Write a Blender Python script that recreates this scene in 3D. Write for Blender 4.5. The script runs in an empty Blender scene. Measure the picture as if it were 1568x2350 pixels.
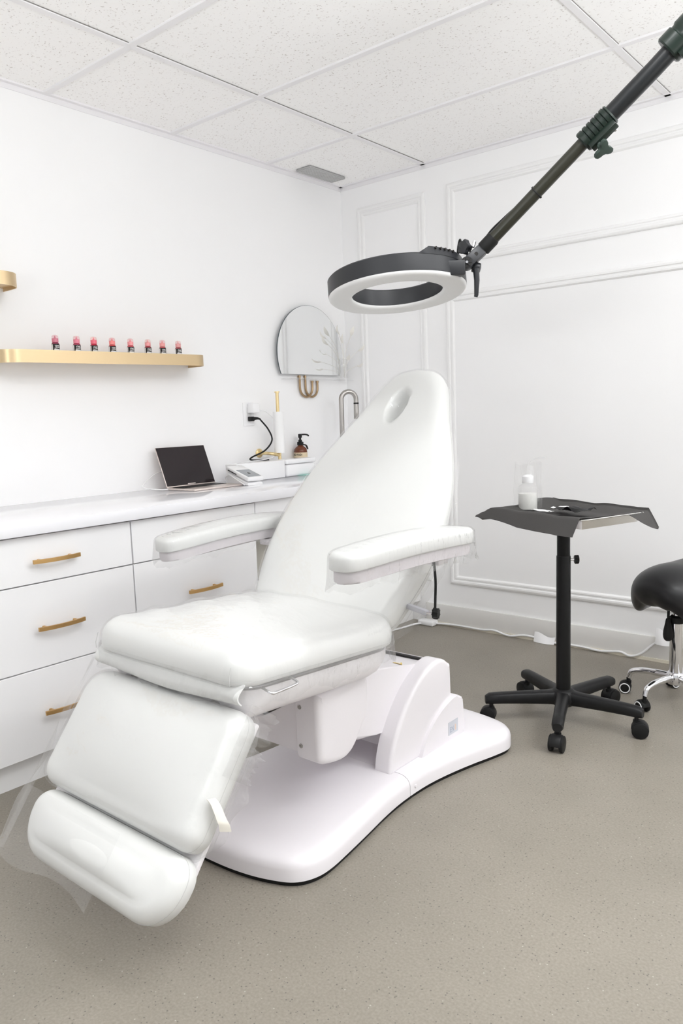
import bpy, bmesh, math, random
from mathutils import Vector, Matrix, noise
random.seed(4)
sc = bpy.context.scene
COL = sc.collection
R = math.radians
V = Vector

# ------------------------------------------------------------------ camera, world, lights, exposure
yaw, pitch, roll = .69974, -.12455, -.0345
_right = V((math.cos(yaw), math.sin(yaw), 0))
_fwd = V((-math.sin(yaw)*math.cos(pitch), math.cos(yaw)*math.cos(pitch), math.sin(pitch)))
_up = _right.cross(_fwd)
_r2 = _right*math.cos(roll) + _up*math.sin(roll)
_u2 = -_right*math.sin(roll) + _up*math.cos(roll)
cam = bpy.data.cameras.new('camera')
cam.sensor_fit = 'VERTICAL'; cam.sensor_height = 36.0
cam.lens = 36.0*1765/2350
cam.clip_start = .02
camo = bpy.data.objects.new('camera', cam); COL.objects.link(camo)
m = Matrix.Identity(4)
for i in range(3):
    m[i][0] = _r2[i]; m[i][1] = _u2[i]; m[i][2] = -_fwd[i]
m[0][3], m[1][3], m[2][3] = 0, 0, 1.163
camo.matrix_world = m
sc.camera = camo

sc.view_settings.view_transform = 'Standard'
sc.view_settings.look = 'None'
sc.view_settings.gamma = 1
sc.view_settings.use_curve_mapping = False
sc.view_settings.exposure = .86
sc.cycles.max_bounces = 20; sc.cycles.diffuse_bounces = 14; sc.cycles.glossy_bounces = 8; sc.cycles.transparent_max_bounces = 32

w = bpy.data.worlds.new('world'); sc.world = w; w.use_nodes = True
w.node_tree.nodes['Background'].inputs[0].default_value = (.97, .985, 1, 1)
w.node_tree.nodes['Background'].inputs[1].default_value = .4

def area(name, loc, size, power, rot=(0, 0, 0), col=(.965, .985, 1)):
    l = bpy.data.lights.new(name, 'AREA'); l.shape = 'RECTANGLE'; l.size, l.size_y = size
    l.energy = power; l.color = col
    o = bpy.data.objects.new(name, l); o.location = loc; o.rotation_euler = rot; COL.objects.link(o)
    return o
area('ceiling_lamp', (-.49, 1.41, 2.425), (.4, .3), 6.5)
area('ceiling_lamp', (.73, .2, 2.425), (1.1, .5), 3)
area('ceiling_lamp', (.73, 2.63, 2.425), (.4, .3), 9)
area('bounce_flash', (.75, 1.6, 1.55), (.6, .6), 38, (R(180), 0, 0))
area('bounce_flash', (-.9, -.9, 1.4), (.6, .6), 28, (R(172), 0, 0))

# ------------------------------------------------------------------ dimensions
XL, YB, ZC = -2.89, 3.521, 2.441
XR, YF = 2.3, -1.9

# ------------------------------------------------------------------ materials
def mat(name, col, rough=.5, metal=0, spec=.5, coat=0, trans=0, ior=1.45, bump=None, vary=None, emis=None, aniso=0):
    """bump=(scale, strength, distance); vary=(scale, amount)"""
    M = bpy.data.materials.new(name); M.use_nodes = True
    nt = M.node_tree; b = nt.nodes['Principled BSDF']
    b.inputs['Base Color'].default_value = (*col, 1)
    b.inputs['Roughness'].default_value = rough
    b.inputs['Metallic'].default_value = metal
    b.inputs['Specular IOR Level'].default_value = spec
    b.inputs['Coat Weight'].default_value = coat
    b.inputs['Coat Roughness'].default_value = .06
    b.inputs['Transmission Weight'].default_value = trans
    b.inputs['IOR'].default_value = ior
    b.inputs['Anisotropic'].default_value = aniso
    tc = nt.nodes.new('ShaderNodeTexCoord')
    if vary:
        n = nt.nodes.new('ShaderNodeTexNoise'); n.inputs['Scale'].default_value = vary[0]; n.inputs['Detail'].default_value = 4
        nt.links.new(tc.outputs['Object'], n.inputs['Vector'])
        mx = nt.nodes.new('ShaderNodeMix'); mx.data_type = 'RGBA'
        a = vary[1]
        mx.inputs['A'].default_value = (*[max(0, c*(1-a)) for c in col], 1)
        mx.inputs['B'].default_value = (*[min(1, c*(1+a)) for c in col], 1)
        nt.links.new(n.outputs['Fac'], mx.inputs['Factor'])
        nt.links.new(mx.outputs['Result'], b.inputs['Base Color'])
    if bump:
        n = nt.nodes.new('ShaderNodeTexNoise'); n.inputs['Scale'].default_value = bump[0]; n.inputs['Detail'].default_value = 3
        nt.links.new(tc.outputs['Object'], n.inputs['Vector'])
        bp = nt.nodes.new('ShaderNodeBump'); bp.inputs['Strength'].default_value = bump[1]; bp.inputs['Distance'].default_value = bump[2]
        nt.links.new(n.outputs['Fac'], bp.inputs['Height']); nt.links.new(bp.outputs['Normal'], b.inputs['Normal'])
    if emis:
        b.inputs['Emission Color'].default_value = (*col, 1); b.inputs['Emission Strength'].default_value = emis
    return M

def film_mat(name, tint=.975, haze=.035, scale=14, strength=.35):
    """thin clear plastic sheet: mostly transparent, sharp reflections at grazing angles"""
    M = bpy.data.materials.new(name); M.use_nodes = True
    nt = M.node_tree; nt.nodes.clear()
    N = nt.nodes.new; L = nt.links.new
    out = N('ShaderNodeOutputMaterial'); tr = N('ShaderNodeBsdfTransparent'); gl = N('ShaderNodeBsdfGlossy'); df = N('ShaderNodeBsdfDiffuse')
    tr.inputs[0].default_value = (tint, tint, tint, 1)
    gl.inputs['Color'].default_value = (1, 1, 1, 1); gl.inputs['Roughness'].default_value = .05
    df.inputs[0].default_value = (.9, .9, .9, 1)
    lw = N('ShaderNodeLayerWeight'); lw.inputs[0].default_value = .5
    pw = N('ShaderNodeMath'); pw.operation = 'POWER'; pw.inputs[1].default_value = 3.5
    ma = N('ShaderNodeMath'); ma.operation = 'MULTIPLY_ADD'; ma.inputs[1].default_value = .38; ma.inputs[2].default_value = .035
    L(lw.outputs['Facing'], pw.inputs[0]); L(pw.outputs[0], ma.inputs[0])
    tc = N('ShaderNodeTexCoord'); nz = N('ShaderNodeTexNoise'); nz.inputs['Scale'].default_value = scale; nz.inputs['Detail'].default_value = 3
    mp = N('ShaderNodeMapping'); mp.inputs['Scale'].default_value = (1, 2.2, 1); mp.inputs['Rotation'].default_value = (0, 0, .6)
    L(tc.outputs['Object'], mp.inputs[0]); L(mp.outputs[0], nz.inputs['Vector'])
    bp = N('ShaderNodeBump'); bp.inputs['Strength'].default_value = strength; bp.inputs['Distance'].default_value = .01
    L(nz.outputs['Fac'], bp.inputs['Height']); L(bp.outputs[0], gl.inputs['Normal']); L(bp.outputs[0], lw.inputs['Normal'])
    m1 = N('ShaderNodeMixShader'); m1.inputs[0].default_value = haze; L(tr.outputs[0], m1.inputs[1]); L(df.outputs[0], m1.inputs[2])
    m2 = N('ShaderNodeMixShader'); L(ma.outputs[0], m2.inputs[0]); L(m1.outputs[0], m2.inputs[1]); L(gl.outputs[0], m2.inputs[2])
    L(m2.outputs[0], out.inputs[0])
    return M

def floor_mat():
    M = mat('polished_concrete', (.4, .37, .33), .38, spec=.4)
    nt = M.node_tree; b = nt.nodes['Principled BSDF']; N = nt.nodes.new; L = nt.links.new
    tc = N('ShaderNodeTexCoord')
    n1 = N('ShaderNodeTexNoise'); n1.inputs['Scale'].default_value = 1.6; n1.inputs['Detail'].default_value = 6; n1.inputs['Roughness'].default_value = .55
    n2 = N('ShaderNodeTexNoise'); n2.inputs['Scale'].default_value = 170; n2.inputs['Detail'].default_value = 3
    v1 = N('ShaderNodeTexVoronoi'); v1.inputs['Scale'].default_value = 130
    v2 = N('ShaderNodeTexVoronoi'); v2.inputs['Scale'].default_value = 75
    for n in (n1, n2, v1, v2): L(tc.outputs['Object'], n.inputs['Vector'])
    r1 = N('ShaderNodeValToRGB'); r1.color_ramp.elements[0].position = .32; r1.color_ramp.elements[1].position = .7
    r1.color_ramp.elements[0].color = (.245, .222, .186, 1); r1.color_ramp.elements[1].color = (.302, .274, .232, 1)
    L(n1.outputs['Fac'], r1.inputs[0])
    r2 = N('ShaderNodeValToRGB'); r2.color_ramp.elements[0].position = .3; r2.color_ramp.elements[1].position = .72
    r2.color_ramp.elements[0].color = (.86, .86, .86, 1); r2.color_ramp.elements[1].color = (1.1, 1.1, 1.1, 1)
    L(n2.outputs['Fac'], r2.inputs[0])
    mu = N('ShaderNodeMix'); mu.data_type = 'RGBA'; mu.blend_type = 'MULTIPLY'; mu.inputs['Factor'].default_value = 1
    L(r1.outputs[0], mu.inputs['A']); L(r2.outputs[0], mu.inputs['B'])
    # dark and light aggregate grains
    def grains(v, thr, pick, col, src):
        sx = N('ShaderNodeSeparateColor'); L(v.outputs['Color'], sx.inputs[0])
        a = N('ShaderNodeMath'); a.operation = 'LESS_THAN'; a.inputs[1].default_value = thr; L(v.outputs['Distance'], a.inputs[0])
        c = N('ShaderNodeMath'); c.operation = 'LESS_THAN'; c.inputs[1].default_value = pick; L(sx.outputs[0], c.inputs[0])
        d = N('ShaderNodeMath'); d.operation = 'MULTIPLY'; L(a.outputs[0], d.inputs[0]); L(c.outputs[0], d.inputs[1])
        e = N('ShaderNodeMath'); e.operation = 'MULTIPLY'; e.inputs[1].default_value = .75; L(d.outputs[0], e.inputs[0])
        mx = N('ShaderNodeMix'); mx.data_type = 'RGBA'; L(e.outputs[0], mx.inputs['Factor']); L(src, mx.inputs['A'])
        mx.inputs['B'].default_value = (*col, 1)
        return mx.outputs['Result']
    s = grains(v1, .24, .2, (.12, .11, .1), mu.outputs['Result'])
    s = grains(v2, .13, .14, (.46, .43, .38), s)
    L(s, b.inputs['Base Color'])
    return M

def tile_mat():
    M = mat('mineral_ceiling_tile', (.8, .79, .78), .9, spec=.2)
    nt = M.node_tree; b = nt.nodes['Principled BSDF']; N = nt.nodes.new; L = nt.links.new
    tc = N('ShaderNodeTexCoord'); n = N('ShaderNodeTexNoise'); n.inputs['Scale'].default_value = 120; n.inputs['Detail'].default_value = 2.5
    L(tc.outputs['Object'], n.inputs['Vector'])
    r = N('ShaderNodeValToRGB'); r.color_ramp.elements[0].position = .29; r.color_ramp.elements[1].position = .38
    r.color_ramp.elements[0].color = (.62, .59, .57, 1); r.color_ramp.elements[1].color = (.95, .945, .94, 1)
    L(n.outputs['Fac'], r.inputs[0]); L(r.outputs[0], b.inputs['Base Color'])
    return M

def brass_mat(name, col, rough=.33):
    M = mat(name, col, rough, metal=1)
    nt = M.node_tree; b = nt.nodes['Principled BSDF']; N = nt.nodes.new; L = nt.links.new
    tc = N('ShaderNodeTexCoord'); mp = N('ShaderNodeMapping'); mp.inputs['Scale'].default_value = (4, 4, 420)
    n = N('ShaderNodeTexNoise'); n.inputs['Scale'].default_value = 1.0; n.inputs['Detail'].default_value = 3
    L(tc.outputs['Object'], mp.inputs[0]); L(mp.outputs[0], n.inputs['Vector'])
    bp = N('ShaderNodeBump'); bp.inputs['Strength'].default_value = .12; bp.inputs['Distance'].default_value = .002
    L(n.outputs['Fac'], bp.inputs['Height']); L(bp.outputs[0], b.inputs['Normal'])
    return M

MW = mat('white_wall_paint', (.90, .90, .905), .55, spec=.3, bump=(180, .05, .001))
MTRIM = mat('white_trim_paint', (.86, .86, .86), .4, spec=.4)
MBASEB = mat('baseboard_paint', (.8, .79, .77), .4)
MFLOOR = floor_mat(); MTILE = tile_mat()
MGRID = mat('ceiling_grid_paint', (.83, .82, .835), .5)
MGAP = mat('shadow_line', (.22, .21, .2), .9)
MGLOSS = mat('gloss_white_cabinet', (.87, .87, .88), .12, spec=.5)
MCOUNT = mat('white_laminate_counter', (.84, .84, .87), .1, spec=.5)
MCARC = mat('cabinet_carcass', (.62, .62, .62), .6)
MBRASS = brass_mat('brushed_brass', (.70, .54, .33))
MGOLD = brass_mat('satin_gold_pull', (.62, .39, .16), .36)
MPALEGOLD = brass_mat('pale_gold_fitting', (.83, .66, .36), .3)
MOLDBRASS = brass_mat('aged_brass', (.42, .3, .18), .35)
MVINYL = mat('white_vinyl', (.72, .725, .712), .38, spec=.5, coat=.15, bump=(260, .06, .001))
MSEAM = mat('vinyl_seam', (.55, .55, .54), .6)
MPLAST = mat('white_moulded_plastic', (.79, .765, .79), .3, spec=.5, bump=(500, .03, .0005))
MPLASTD = mat('pan_plastic', (.85, .83, .85), .35)
MFILM = film_mat('clear_plastic_film')
MFILM2 = film_mat('loose_plastic_film', .97, .035, 10, .5)
MFILM3 = film_mat('crumpled_plastic_film', .92, .07, 26, 1.0)
MCHROME = mat('chrome', (.8, .8, .82), .07, metal=1)
MSTEEL = mat('brushed_steel', (.46, .44, .42), .28, metal=1)
MTRAY = mat('stainless_tray', (.75, .74, .72), .3, metal=1)
MBLK = mat('black_painted_steel', (.004, .004, .004), .35, spec=.3)
MBLKP = mat('black_moulded_nylon', (.009, .009, .0095), .45, spec=.35, bump=(300, .1, .0005), vary=(60, .3))
MRUB = mat('black_rubber', (.007, .007, .007), .55, spec=.35)
MLEATH = mat('black_leatherette', (.011, .011, .012), .36, bump=(300, .08, .0006))
MRING = mat('ring_housing', (.016, .017, .02), .42)
MLENS = mat('frosted_diffuser', (.72, .72, .72), .45)
MTUBE = mat('dark_tube_green_reflection', (.028, .028, .02), .3, metal=.2)  # dark metal tube, a green reflection tinted into its base colour
MTUBE2 = mat('black_tube', (.007, .008, .009), .3)
MGREEN = mat('dark_cast_green_flare', (.006, .013, .009), .3)  # dark clamp casting with green lens flare put into the colour
MKNOBG = mat('green_grey_knob', (.022, .038, .03), .45)
MCLOTH = mat('charcoal_nonwoven', (.076, .073, .071), .85, spec=.2, bump=(400, .25, .001))
MPAPER = mat('white_paper', (.87, .87, .87), .8)
MSCREEN = mat('laptop_glass', (.012, .006, .008), .08)
MALU = mat('rose_aluminium', (.72, .64, .6), .35, metal=.8)
MKEYS = mat('black_keys', (.02, .018, .018), .5)
MWP = mat('glossy_white_plastic', (.86, .86, .87), .2)
MGREY = mat('grey_display', (.33, .35, .37), .25)
MAMBER = mat('amber_bottle', (.14, .035, .012), .12)
MLABEL = mat('kraft_label', (.72, .6, .42), .7)
MINK = mat('black_ink', (.015, .013, .012), .6)
MMIRROR = mat('mirror_glass', (.92, .93, .93), .01, metal=1)
MEDGE = mat('mirror_edge', (.08, .1, .11), .2)
def glass_mat(name, col=(.97, .98, .98), alpha=.12):
    M = film_mat(name, col[0], alpha, 3, .02); return M
MGLASS = glass_mat('clear_glass')
MLEAF = mat('bleached_leaf', (.85, .83, .78), .7)
MLIQ = mat('pale_soap', (.82, .82, .78), .3)
MYEL = mat('yellow_sticker', (.75, .55, .12), .5)
MSILV = mat('silver_sticker', (.6, .62, .66), .35, metal=.3)
MORG = mat('orange_mark', (.72, .55, .45), .5)
MBLUE = mat('blue_mark', (.38, .42, .50), .5)
MSHELL = mat('armrest_underside', (.60, .565, .585), .4)
MLEVER = mat('grey_lever', (.45, .45, .48), .4)
MSTRAP = mat('cream_strap', (.78, .75, .68), .8)
MVENT = mat('vent_mesh', (.42, .42, .42), .6)
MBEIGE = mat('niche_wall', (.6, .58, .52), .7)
MBIN = mat('dark_bin', (.05, .055, .055), .5)
MCREAM = mat('cream_skirting', (.78, .73, .62), .5)
MTEAL = mat('teal_cloth', (.35, .6, .55), .8)

# ------------------------------------------------------------------ mesh helpers
def new(): return bmesh.new()

def box(bm, lo, hi, bev=0, seg=3, M=None):
    lo, hi = V(lo), V(hi)
    vs = [bm.verts.new((x, y, z)) for x in (lo.x, hi.x) for y in (lo.y, hi.y) for z in (lo.z, hi.z)]
    F = [(0, 1, 3, 2), (4, 6, 7, 5), (0, 4, 5, 1), (2, 3, 7, 6), (0, 2, 6, 4), (1, 5, 7, 3)]
    fs = [bm.faces.new([vs[i] for i in f]) for f in F]
    out = vs
    if bev:
        es = list({e for f in fs for e in f.edges})
        r = bmesh.ops.bevel(bm, geom=es, offset=bev, segments=seg, profile=.5, affect='EDGES', clamp_overlap=True)
        out = list({v for f in r['faces'] for v in f.verts})
    if M is not None:
        bmesh.ops.transform(bm, matrix=M, verts=[v for v in out if v.is_valid])
    return bm

def basis(d):
    d = d.normalized()
    a = V((0, 0, 1)) if abs(d.z) < .9 else V((1, 0, 0))
    x = a.cross(d).normalized()
    return x, d.cross(x)

def tube(bm, pts, r, seg=16, caps=True, flat=1.0):
    pts = [V(p) for p in pts]
    rs = r if isinstance(r, (list, tuple)) else [r]*len(pts)
    rings = []
    d0 = (pts[1]-pts[0]).normalized(); x, y = basis(d0)
    for i, p in enumerate(pts):
        if i == 0: d = pts[1]-pts[0]
        elif i == len(pts)-1: d = pts[-1]-pts[-2]
        else: d = (pts[i+1]-pts[i]).normalized() + (pts[i]-pts[i-1]).normalized()
        d = d.normalized() if d.length > 1e-9 else d0
        x = (x - d*x.dot(d)); x = x.normalized() if x.length > 1e-6 else basis(d)[0]
        y = d.cross(x)
        rings.append([bm.verts.new(p + (x*math.cos(t)*flat + y*math.sin(t))*rs[i]) for t in [2*math.pi*k/seg for k in range(seg)]])
    for a, b in zip(rings, rings[1:]):
        for k in range(seg):
            bm.faces.new((a[k], a[(k+1) % seg], b[(k+1) % seg], b[k]))
    if caps:
        bm.faces.new(rings[0][::-1]); bm.faces.new(rings[-1])
    return bm

def lathe(bm, prof, c=(0, 0, 0), axis=(0, 0, 1), seg=32):
    """prof = [(radius, height along axis)]"""
    c = V(c); ax = V(axis).normalized(); x, y = basis(ax)
    rings = []
    for r, h in prof:
        if r < 1e-6: rings.append([bm.verts.new(c+ax*h)])
        else: rings.append([bm.verts.new(c+ax*h+(x*math.cos(2*math.pi*k/seg)+y*math.sin(2*math.pi*k/seg))*r) for k in range(seg)])
    for a, b in zip(rings, rings[1:]):
        for k in range(seg):
            k2 = (k+1) % seg
            if len(a) == 1 and len(b) == 1: continue
            if len(a) == 1: bm.faces.new((a[0], b[k2], b[k]))
            elif len(b) == 1: bm.faces.new((a[k], a[k2], b[0]))
            else: bm.faces.new((a[k], a[k2], b[k2], b[k]))
    if len(rings[0]) > 1: bm.faces.new(rings[0][::-1])
    if len(rings[-1]) > 1: bm.faces.new(rings[-1])
    return bm

def prism(bm, pts, d, bev=0, seg=2):
    """pts: closed 3-D polygon; d: extrusion vector"""
    d = V(d)
    a = [bm.verts.new(V(p)) for p in pts]; b = [bm.verts.new(V(p)+d) for p in pts]
    n = len(pts); fs = [bm.faces.new(a[::-1]), bm.faces.new(b)]
    for i in range(n): fs.append(bm.faces.new((a[i], a[(i+1) % n], b[(i+1) % n], b[i])))
    if bev:
        es = [e for e in fs[0].edges] + [e for e in fs[1].edges]
        bmesh.ops.bevel(bm, geom=es, offset=bev, segments=seg, profile=.5, affect='EDGES', clamp_overlap=True)
    return bm

def arc(c, r, a0, a1, n=8):
    return [(c[0]+r*math.cos(R(a0+(a1-a0)*k/n)), c[1]+r*math.sin(R(a0+(a1-a0)*k/n))) for k in range(n+1)]

def rrect(u0, u1, v0, v1, r, n=8):
    """r = radii of (lower left, lower right, upper right, upper left)"""
    if not isinstance(r, (tuple, list)): r = (r,)*4
    return (arc((u0+r[0], v0+r[0]), r[0], 180, 270, n)+arc((u1-r[1], v0+r[1]), r[1], 270, 360, n) +
            arc((u1-r[2], v1-r[2]), r[2], 0, 90, n)+arc((u0+r[3], v1-r[3]), r[3], 90, 180, n))

def smooth(a, b_, x):
    t_ = min(1, max(0, (x-a)/(b_-a))); return t_*t_*(3-2*t_)

def resample(pts, N):
    P = [V((p[0], p[1])) for p in pts]; P.append(P[0].copy())
    L = [0]
    for a, b in zip(P, P[1:]): L.append(L[-1]+(b-a).length)
    out = []; j = 0
    for k in range(N):
        t = L[-1]*k/N
        while L[j+1] < t: j += 1
        f = (t-L[j])/max(1e-9, L[j+1]-L[j]); q = P[j].lerp(P[j+1], f); out.append((q.x, q.y))
    return out

def offset(pts, d):
    n = len(pts); out = []
    for i in range(n):
        a, b = V(pts[i-1]), V(pts[(i+1) % n]); t = (b-a).normalized()
        out.append((pts[i][0]+t.y*d, pts[i][1]-t.x*d))
    return out

def pad(bm, outline, fr, T, rt, rb=.015, crown=0, nin=8, post=None, bottom=True, skirt=None, seed=0, dome=False):
    """upholstered pad over a closed outline (counter-clockwise u,v); fr=(origin,U,V,N)"""
    O, U, W, N = [V(a) for a in fr]
    n = len(outline); cu = sum(p[0] for p in outline)/n; cv = sum(p[1] for p in outline)/n
    rings = []
    if skirt:
        for f in skirt: rings.append(f)          # each: function(k)-> (outward offset, height)
    else:
        for j in range(4):
            a = R(-90+90*j/4); rings.append((-rb*(1-math.cos(a)), rb*(1+math.sin(a))))
    for j in range(7):
        a = R(90*j/6); rings.append((-rt*(1-math.cos(a)), T-rt+rt*math.sin(a)))
    vr = []
    def P(u, v, h): return O+U*u+W*v+N*(post(u, v, h) if post else h)
    for g in rings:
        ring = []
        if callable(g):
            for k in range(n):
                o, h = g(k/n); q = offset([outline[k-1], outline[k], outline[(k+1) % n]], o)[1]
                ring.append(bm.verts.new(O+U*q[0]+W*q[1]+N*h))
        else:
            for q in offset(outline, g[0]): ring.append(bm.verts.new(P(q[0], q[1], g[1])))
        vr.append(ring)
    last = offset(outline, -rt)
    U0, U1 = min(q[0] for q in last), max(q[0] for q in last); V0, V1 = min(q[1] for q in last), max(q[1] for q in last)
    def H(u, v, s):
        if not dome: return T+crown*(1-s*s)
        x = (2*u-U0-U1)/(U1-U0); y = (2*v-V0-V1)/(V1-V0)
        return T+crown*(1-min(1, abs(x))**2.4)*(1-min(1, abs(y))**2.4)
    for j in range(1, nin):
        s = 1-j/nin
        vr.append([bm.verts.new(P(cu+(q[0]-cu)*s, cv+(q[1]-cv)*s, H(cu+(q[0]-cu)*s, cv+(q[1]-cv)*s, s))) for q in last])
    c = bm.verts.new(P(cu, cv, H(cu, cv, 0)))
    for a, b in zip(vr, vr[1:]):
        for k in range(n): bm.faces.new((a[k], a[(k+1) % n], b[(k+1) % n], b[k]))
    for k in range(n): bm.faces.new((vr[-1][k], vr[-1][(k+1) % n], c))
    if bottom and not skirt: bm.faces.new(vr[0][::-1])
    return bm

def grid(bm, f, nu, nv):
    vs = [[bm.verts.new(f(i/nu, j/nv)) for j in range(nv+1)] for i in range(nu+1)]
    for i in range(nu):
        for j in range(nv): bm.faces.new((vs[i][j], vs[i+1][j], vs[i+1][j+1], vs[i][j+1]))
    return bm

def solidify(bm, t):
    bmesh.ops.recalc_face_normals(bm, faces=bm.faces[:])
    bmesh.ops.solidify(bm, geom=bm.faces[:], thickness=t)
    return bm

def spline(pts, n=8):
    P = [V(p) for p in pts]; P = [P[0]*2-P[1]]+P+[P[-1]*2-P[-2]]; out = []
    for i in range(1, len(P)-2):
        for k in range(n):
            t = k/n; a, b, c, d = P[i-1:i+3]
            out.append(.5*((2*b)+(c-a)*t+(2*a-5*b+4*c-d)*t*t+(3*b-a-3*c+d)*t**3))
    out.append(P[-2]); return out

def text_geo(bm, s, size, f, sx=1.0):
    """letters laid flat; f maps (x, y) -> point"""
    cu = bpy.data.curves.new('t', 'FONT'); cu.body = s; cu.size = size; cu.offset = size*.022; cu.align_x = 'CENTER'; cu.align_y = 'CENTER'
    o = bpy.data.objects.new('t', cu); COL.objects.link(o)
    dg = bpy.context.evaluated_depsgraph_get(); me = o.evaluated_get(dg).to_mesh()
    vs = [bm.verts.new(f(v.co.x*sx, v.co.y)) for v in me.vertices]
    for p in me.polygons:
        try: bm.faces.new([vs[i] for i in p.vertices])
        except ValueError: pass
    bpy.data.objects.remove(o); bpy.data.curves.remove(cu)
    return bm

# ------------------------------------------------------------------ object helpers
WORLD = {}
def finish(name, bm, material, smooth, recalc=True):
    if recalc: bmesh.ops.recalc_face_normals(bm, faces=bm.faces[:])
    me = bpy.data.meshes.new(name); bm.to_mesh(me); bm.free()
    mats = material if isinstance(material, (list, tuple)) else [material]
    for mm in mats: me.materials.append(mm)
    if smooth:
        for p in me.polygons: p.use_smooth = True
        me.set_sharp_from_angle(angle=R(smooth))
    return me

def obj(name, bm, material, parent=None, smooth=38, label=None):
    """one mesh object; vertices are given in world coordinates unless the parent was made local"""
    me = finish(name, bm, material, smooth)
    o = bpy.data.objects.new(name, me); COL.objects.link(o)
    if parent is not None:
        o.parent = parent
        off = WORLD.get(parent.name, V((0, 0, 0)))
        WORLD[o.name] = off
        me.transform(Matrix.Translation(-off))
    else:
        xs = [v.co for v in me.vertices]
        c = V(((min(v.x for v in xs)+max(v.x for v in xs))/2, (min(v.y for v in xs)+max(v.y for v in xs))/2, min(v.z for v in xs)))
        me.transform(Matrix.Translation(-c)); o.location = c; WORLD[o.name] = c
    if label: o['label'] = label
    return o

def tag(o, label, cat, group=None):
    o['label'] = label; o['category'] = cat
    if group: o['group'] = group
    return o

def thing(name, label, cat, loc, rz=0, group=None, local=False):
    o = bpy.data.objects.new(name, None); o.empty_display_size = .05; COL.objects.link(o)
    o.location = loc; o.rotation_euler = (0, 0, rz); tag(o, label, cat, group)
    WORLD[o.name] = V((0, 0, 0)) if local else V(loc)
    return o

def struct(name, bm, material, smooth=0):
    me = finish(name, bm, material, smooth); o = bpy.data.objects.new(name, me); COL.objects.link(o); o['kind'] = 'structure'
    return o

def dup(root, loc, label, rz=None):
    r = root.copy(); COL.objects.link(r); r.location = loc; r['label'] = label
    if rz is not None: r.rotation_euler = (0, 0, rz)
    for ch in list(root.children):
        c = ch.copy(); COL.objects.link(c); c.parent = r
        for g in ch.children:
            d = g.copy(); COL.objects.link(d); d.parent = c
    return r

# ================================================================== ROOM
b = new(); box(b, (XL-.1, YF, -.1), (XR+.1, YB+.1, 0)); struct('floor', b, MFLOOR)
b = new(); box(b, (XL-.1, YF, 0), (XL, YB+.1, ZC+.1)); struct('wall_left', b, MW)
b = new(); box(b, (XL, YB, 0), (XR, YB+.1, ZC+.1)); struct('wall_back', b, MW)
b = new(); box(b, (XR, YF, 0), (XR+.1, YB+.1, ZC+.1)); struct('wall_right', b, MW)

GX = [-2.324, -1.098, .122, 1.342]
GY = [3.515-.594*0, 2.927, 2.327, 1.72, 1.11, .5, -.11, -.72, -1.33]
b = new(); box(b, (XL, YF, ZC+.006), (XR, YB, ZC+.1)); struct('ceiling', b, MTILE)
b = new()
bw = .0125
for x in GX: box(b, (x-bw, YF, ZC-.001), (x+bw, YB, ZC+.006))
for y in GY[1:]: box(b, (XL, y-bw, ZC-.0016), (XR, y+bw, ZC+.006))
struct('trim_1', b, MGRID)
b = new()                                            # dark strips painting in the thin shadow line beside each grid bar
for x in GX: box(b, (x+bw, YF, ZC+.003), (x+bw+.001, YB, ZC+.0058))
for y in GY[1:]: box(b, (XL, y+bw, ZC+.003), (XR, y+bw+.001, ZC+.0058))
struct('trim_2', b, MGAP)
b = new(); box(b, (XL, YF, ZC-.02), (XL+.004, YB, ZC+.002)); box(b, (XL, YF, ZC-.001), (XL+.022, YB, ZC+.006)); struct('trim_3', b, MGRID)
b = new(); box(b, (XL, YB-.004, ZC-.02), (XR, YB, ZC+.002)); box(b, (XL, YB-.022, ZC-.001), (XR, YB, ZC+.006)); struct('trim_4', b, MGRID)

# picture-frame mouldings on the back wall
def moulding(name, x0, x1, z0, z1):
    prof = [(0, 0), (0, .010), (.004, .016), (.012, .020), (.020, .018), (.024, .011), (.030, .011), (.034, .015), (.041, .013), (.046, .006), (.048, 0)]
    b = new(); rings = []
    for d, h in prof:
        rings.append([b.verts.new((x, YB-h*.7, z)) for x, z in ((x0+d, z0+d), (x1-d, z0+d), (x1-d, z1-d), (x0+d, z1-d))])
    for p, q in zip(rings, rings[1:]):
        for k in range(4): b.faces.new((p[k], p[(k+1) % 4], q[(k+1) % 4], q[k]))
    return struct(name, b, MTRIM, 25)
moulding('trim_5', -2.772, -2.320, .236, 2.306)
moulding('trim_6', -2.200, .35, .236, 1.775)
moulding('trim_7', -2.188, .35, 1.915, 2.316)
moulding('trim_8', .50, 1.9, .236, 1.775)
b = new(); box(b, (-2.36, YB-.014, .012), (XR, YB, .115), .004, 2); struct('baseboard_back', b, MBASEB, 30)
b = new(); box(b, (-2.36, YB-.018, 0), (XR, YB, .014)); struct('trim_9', b, MCREAM)

# ceiling vent
t = thing('ceiling_vent', 'grey perforated air grille set in the ceiling near the corner', 'vent', (-2.79, 3.25, ZC-.006))
b = new(); box(b, (-2.845, 3.105, ZC-.006), (-2.745, 3.390, ZC+.004), .002, 1); obj('grille', b, MVENT, t)
b = new()
for i in range(24):
    y = 3.112+.0118*i; box(b, (-2.842, y, ZC-.0075), (-2.748, y+.0045, ZC-.005))
for i in range(8):
    x = -2.84+.0125*i; box(b, (x, 3.11, ZC-.0075), (x+.004, 3.386, ZC-.005))
obj('grille_bars', b, mat('vent_bars', (.62, .62, .62), .5), t)

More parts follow.
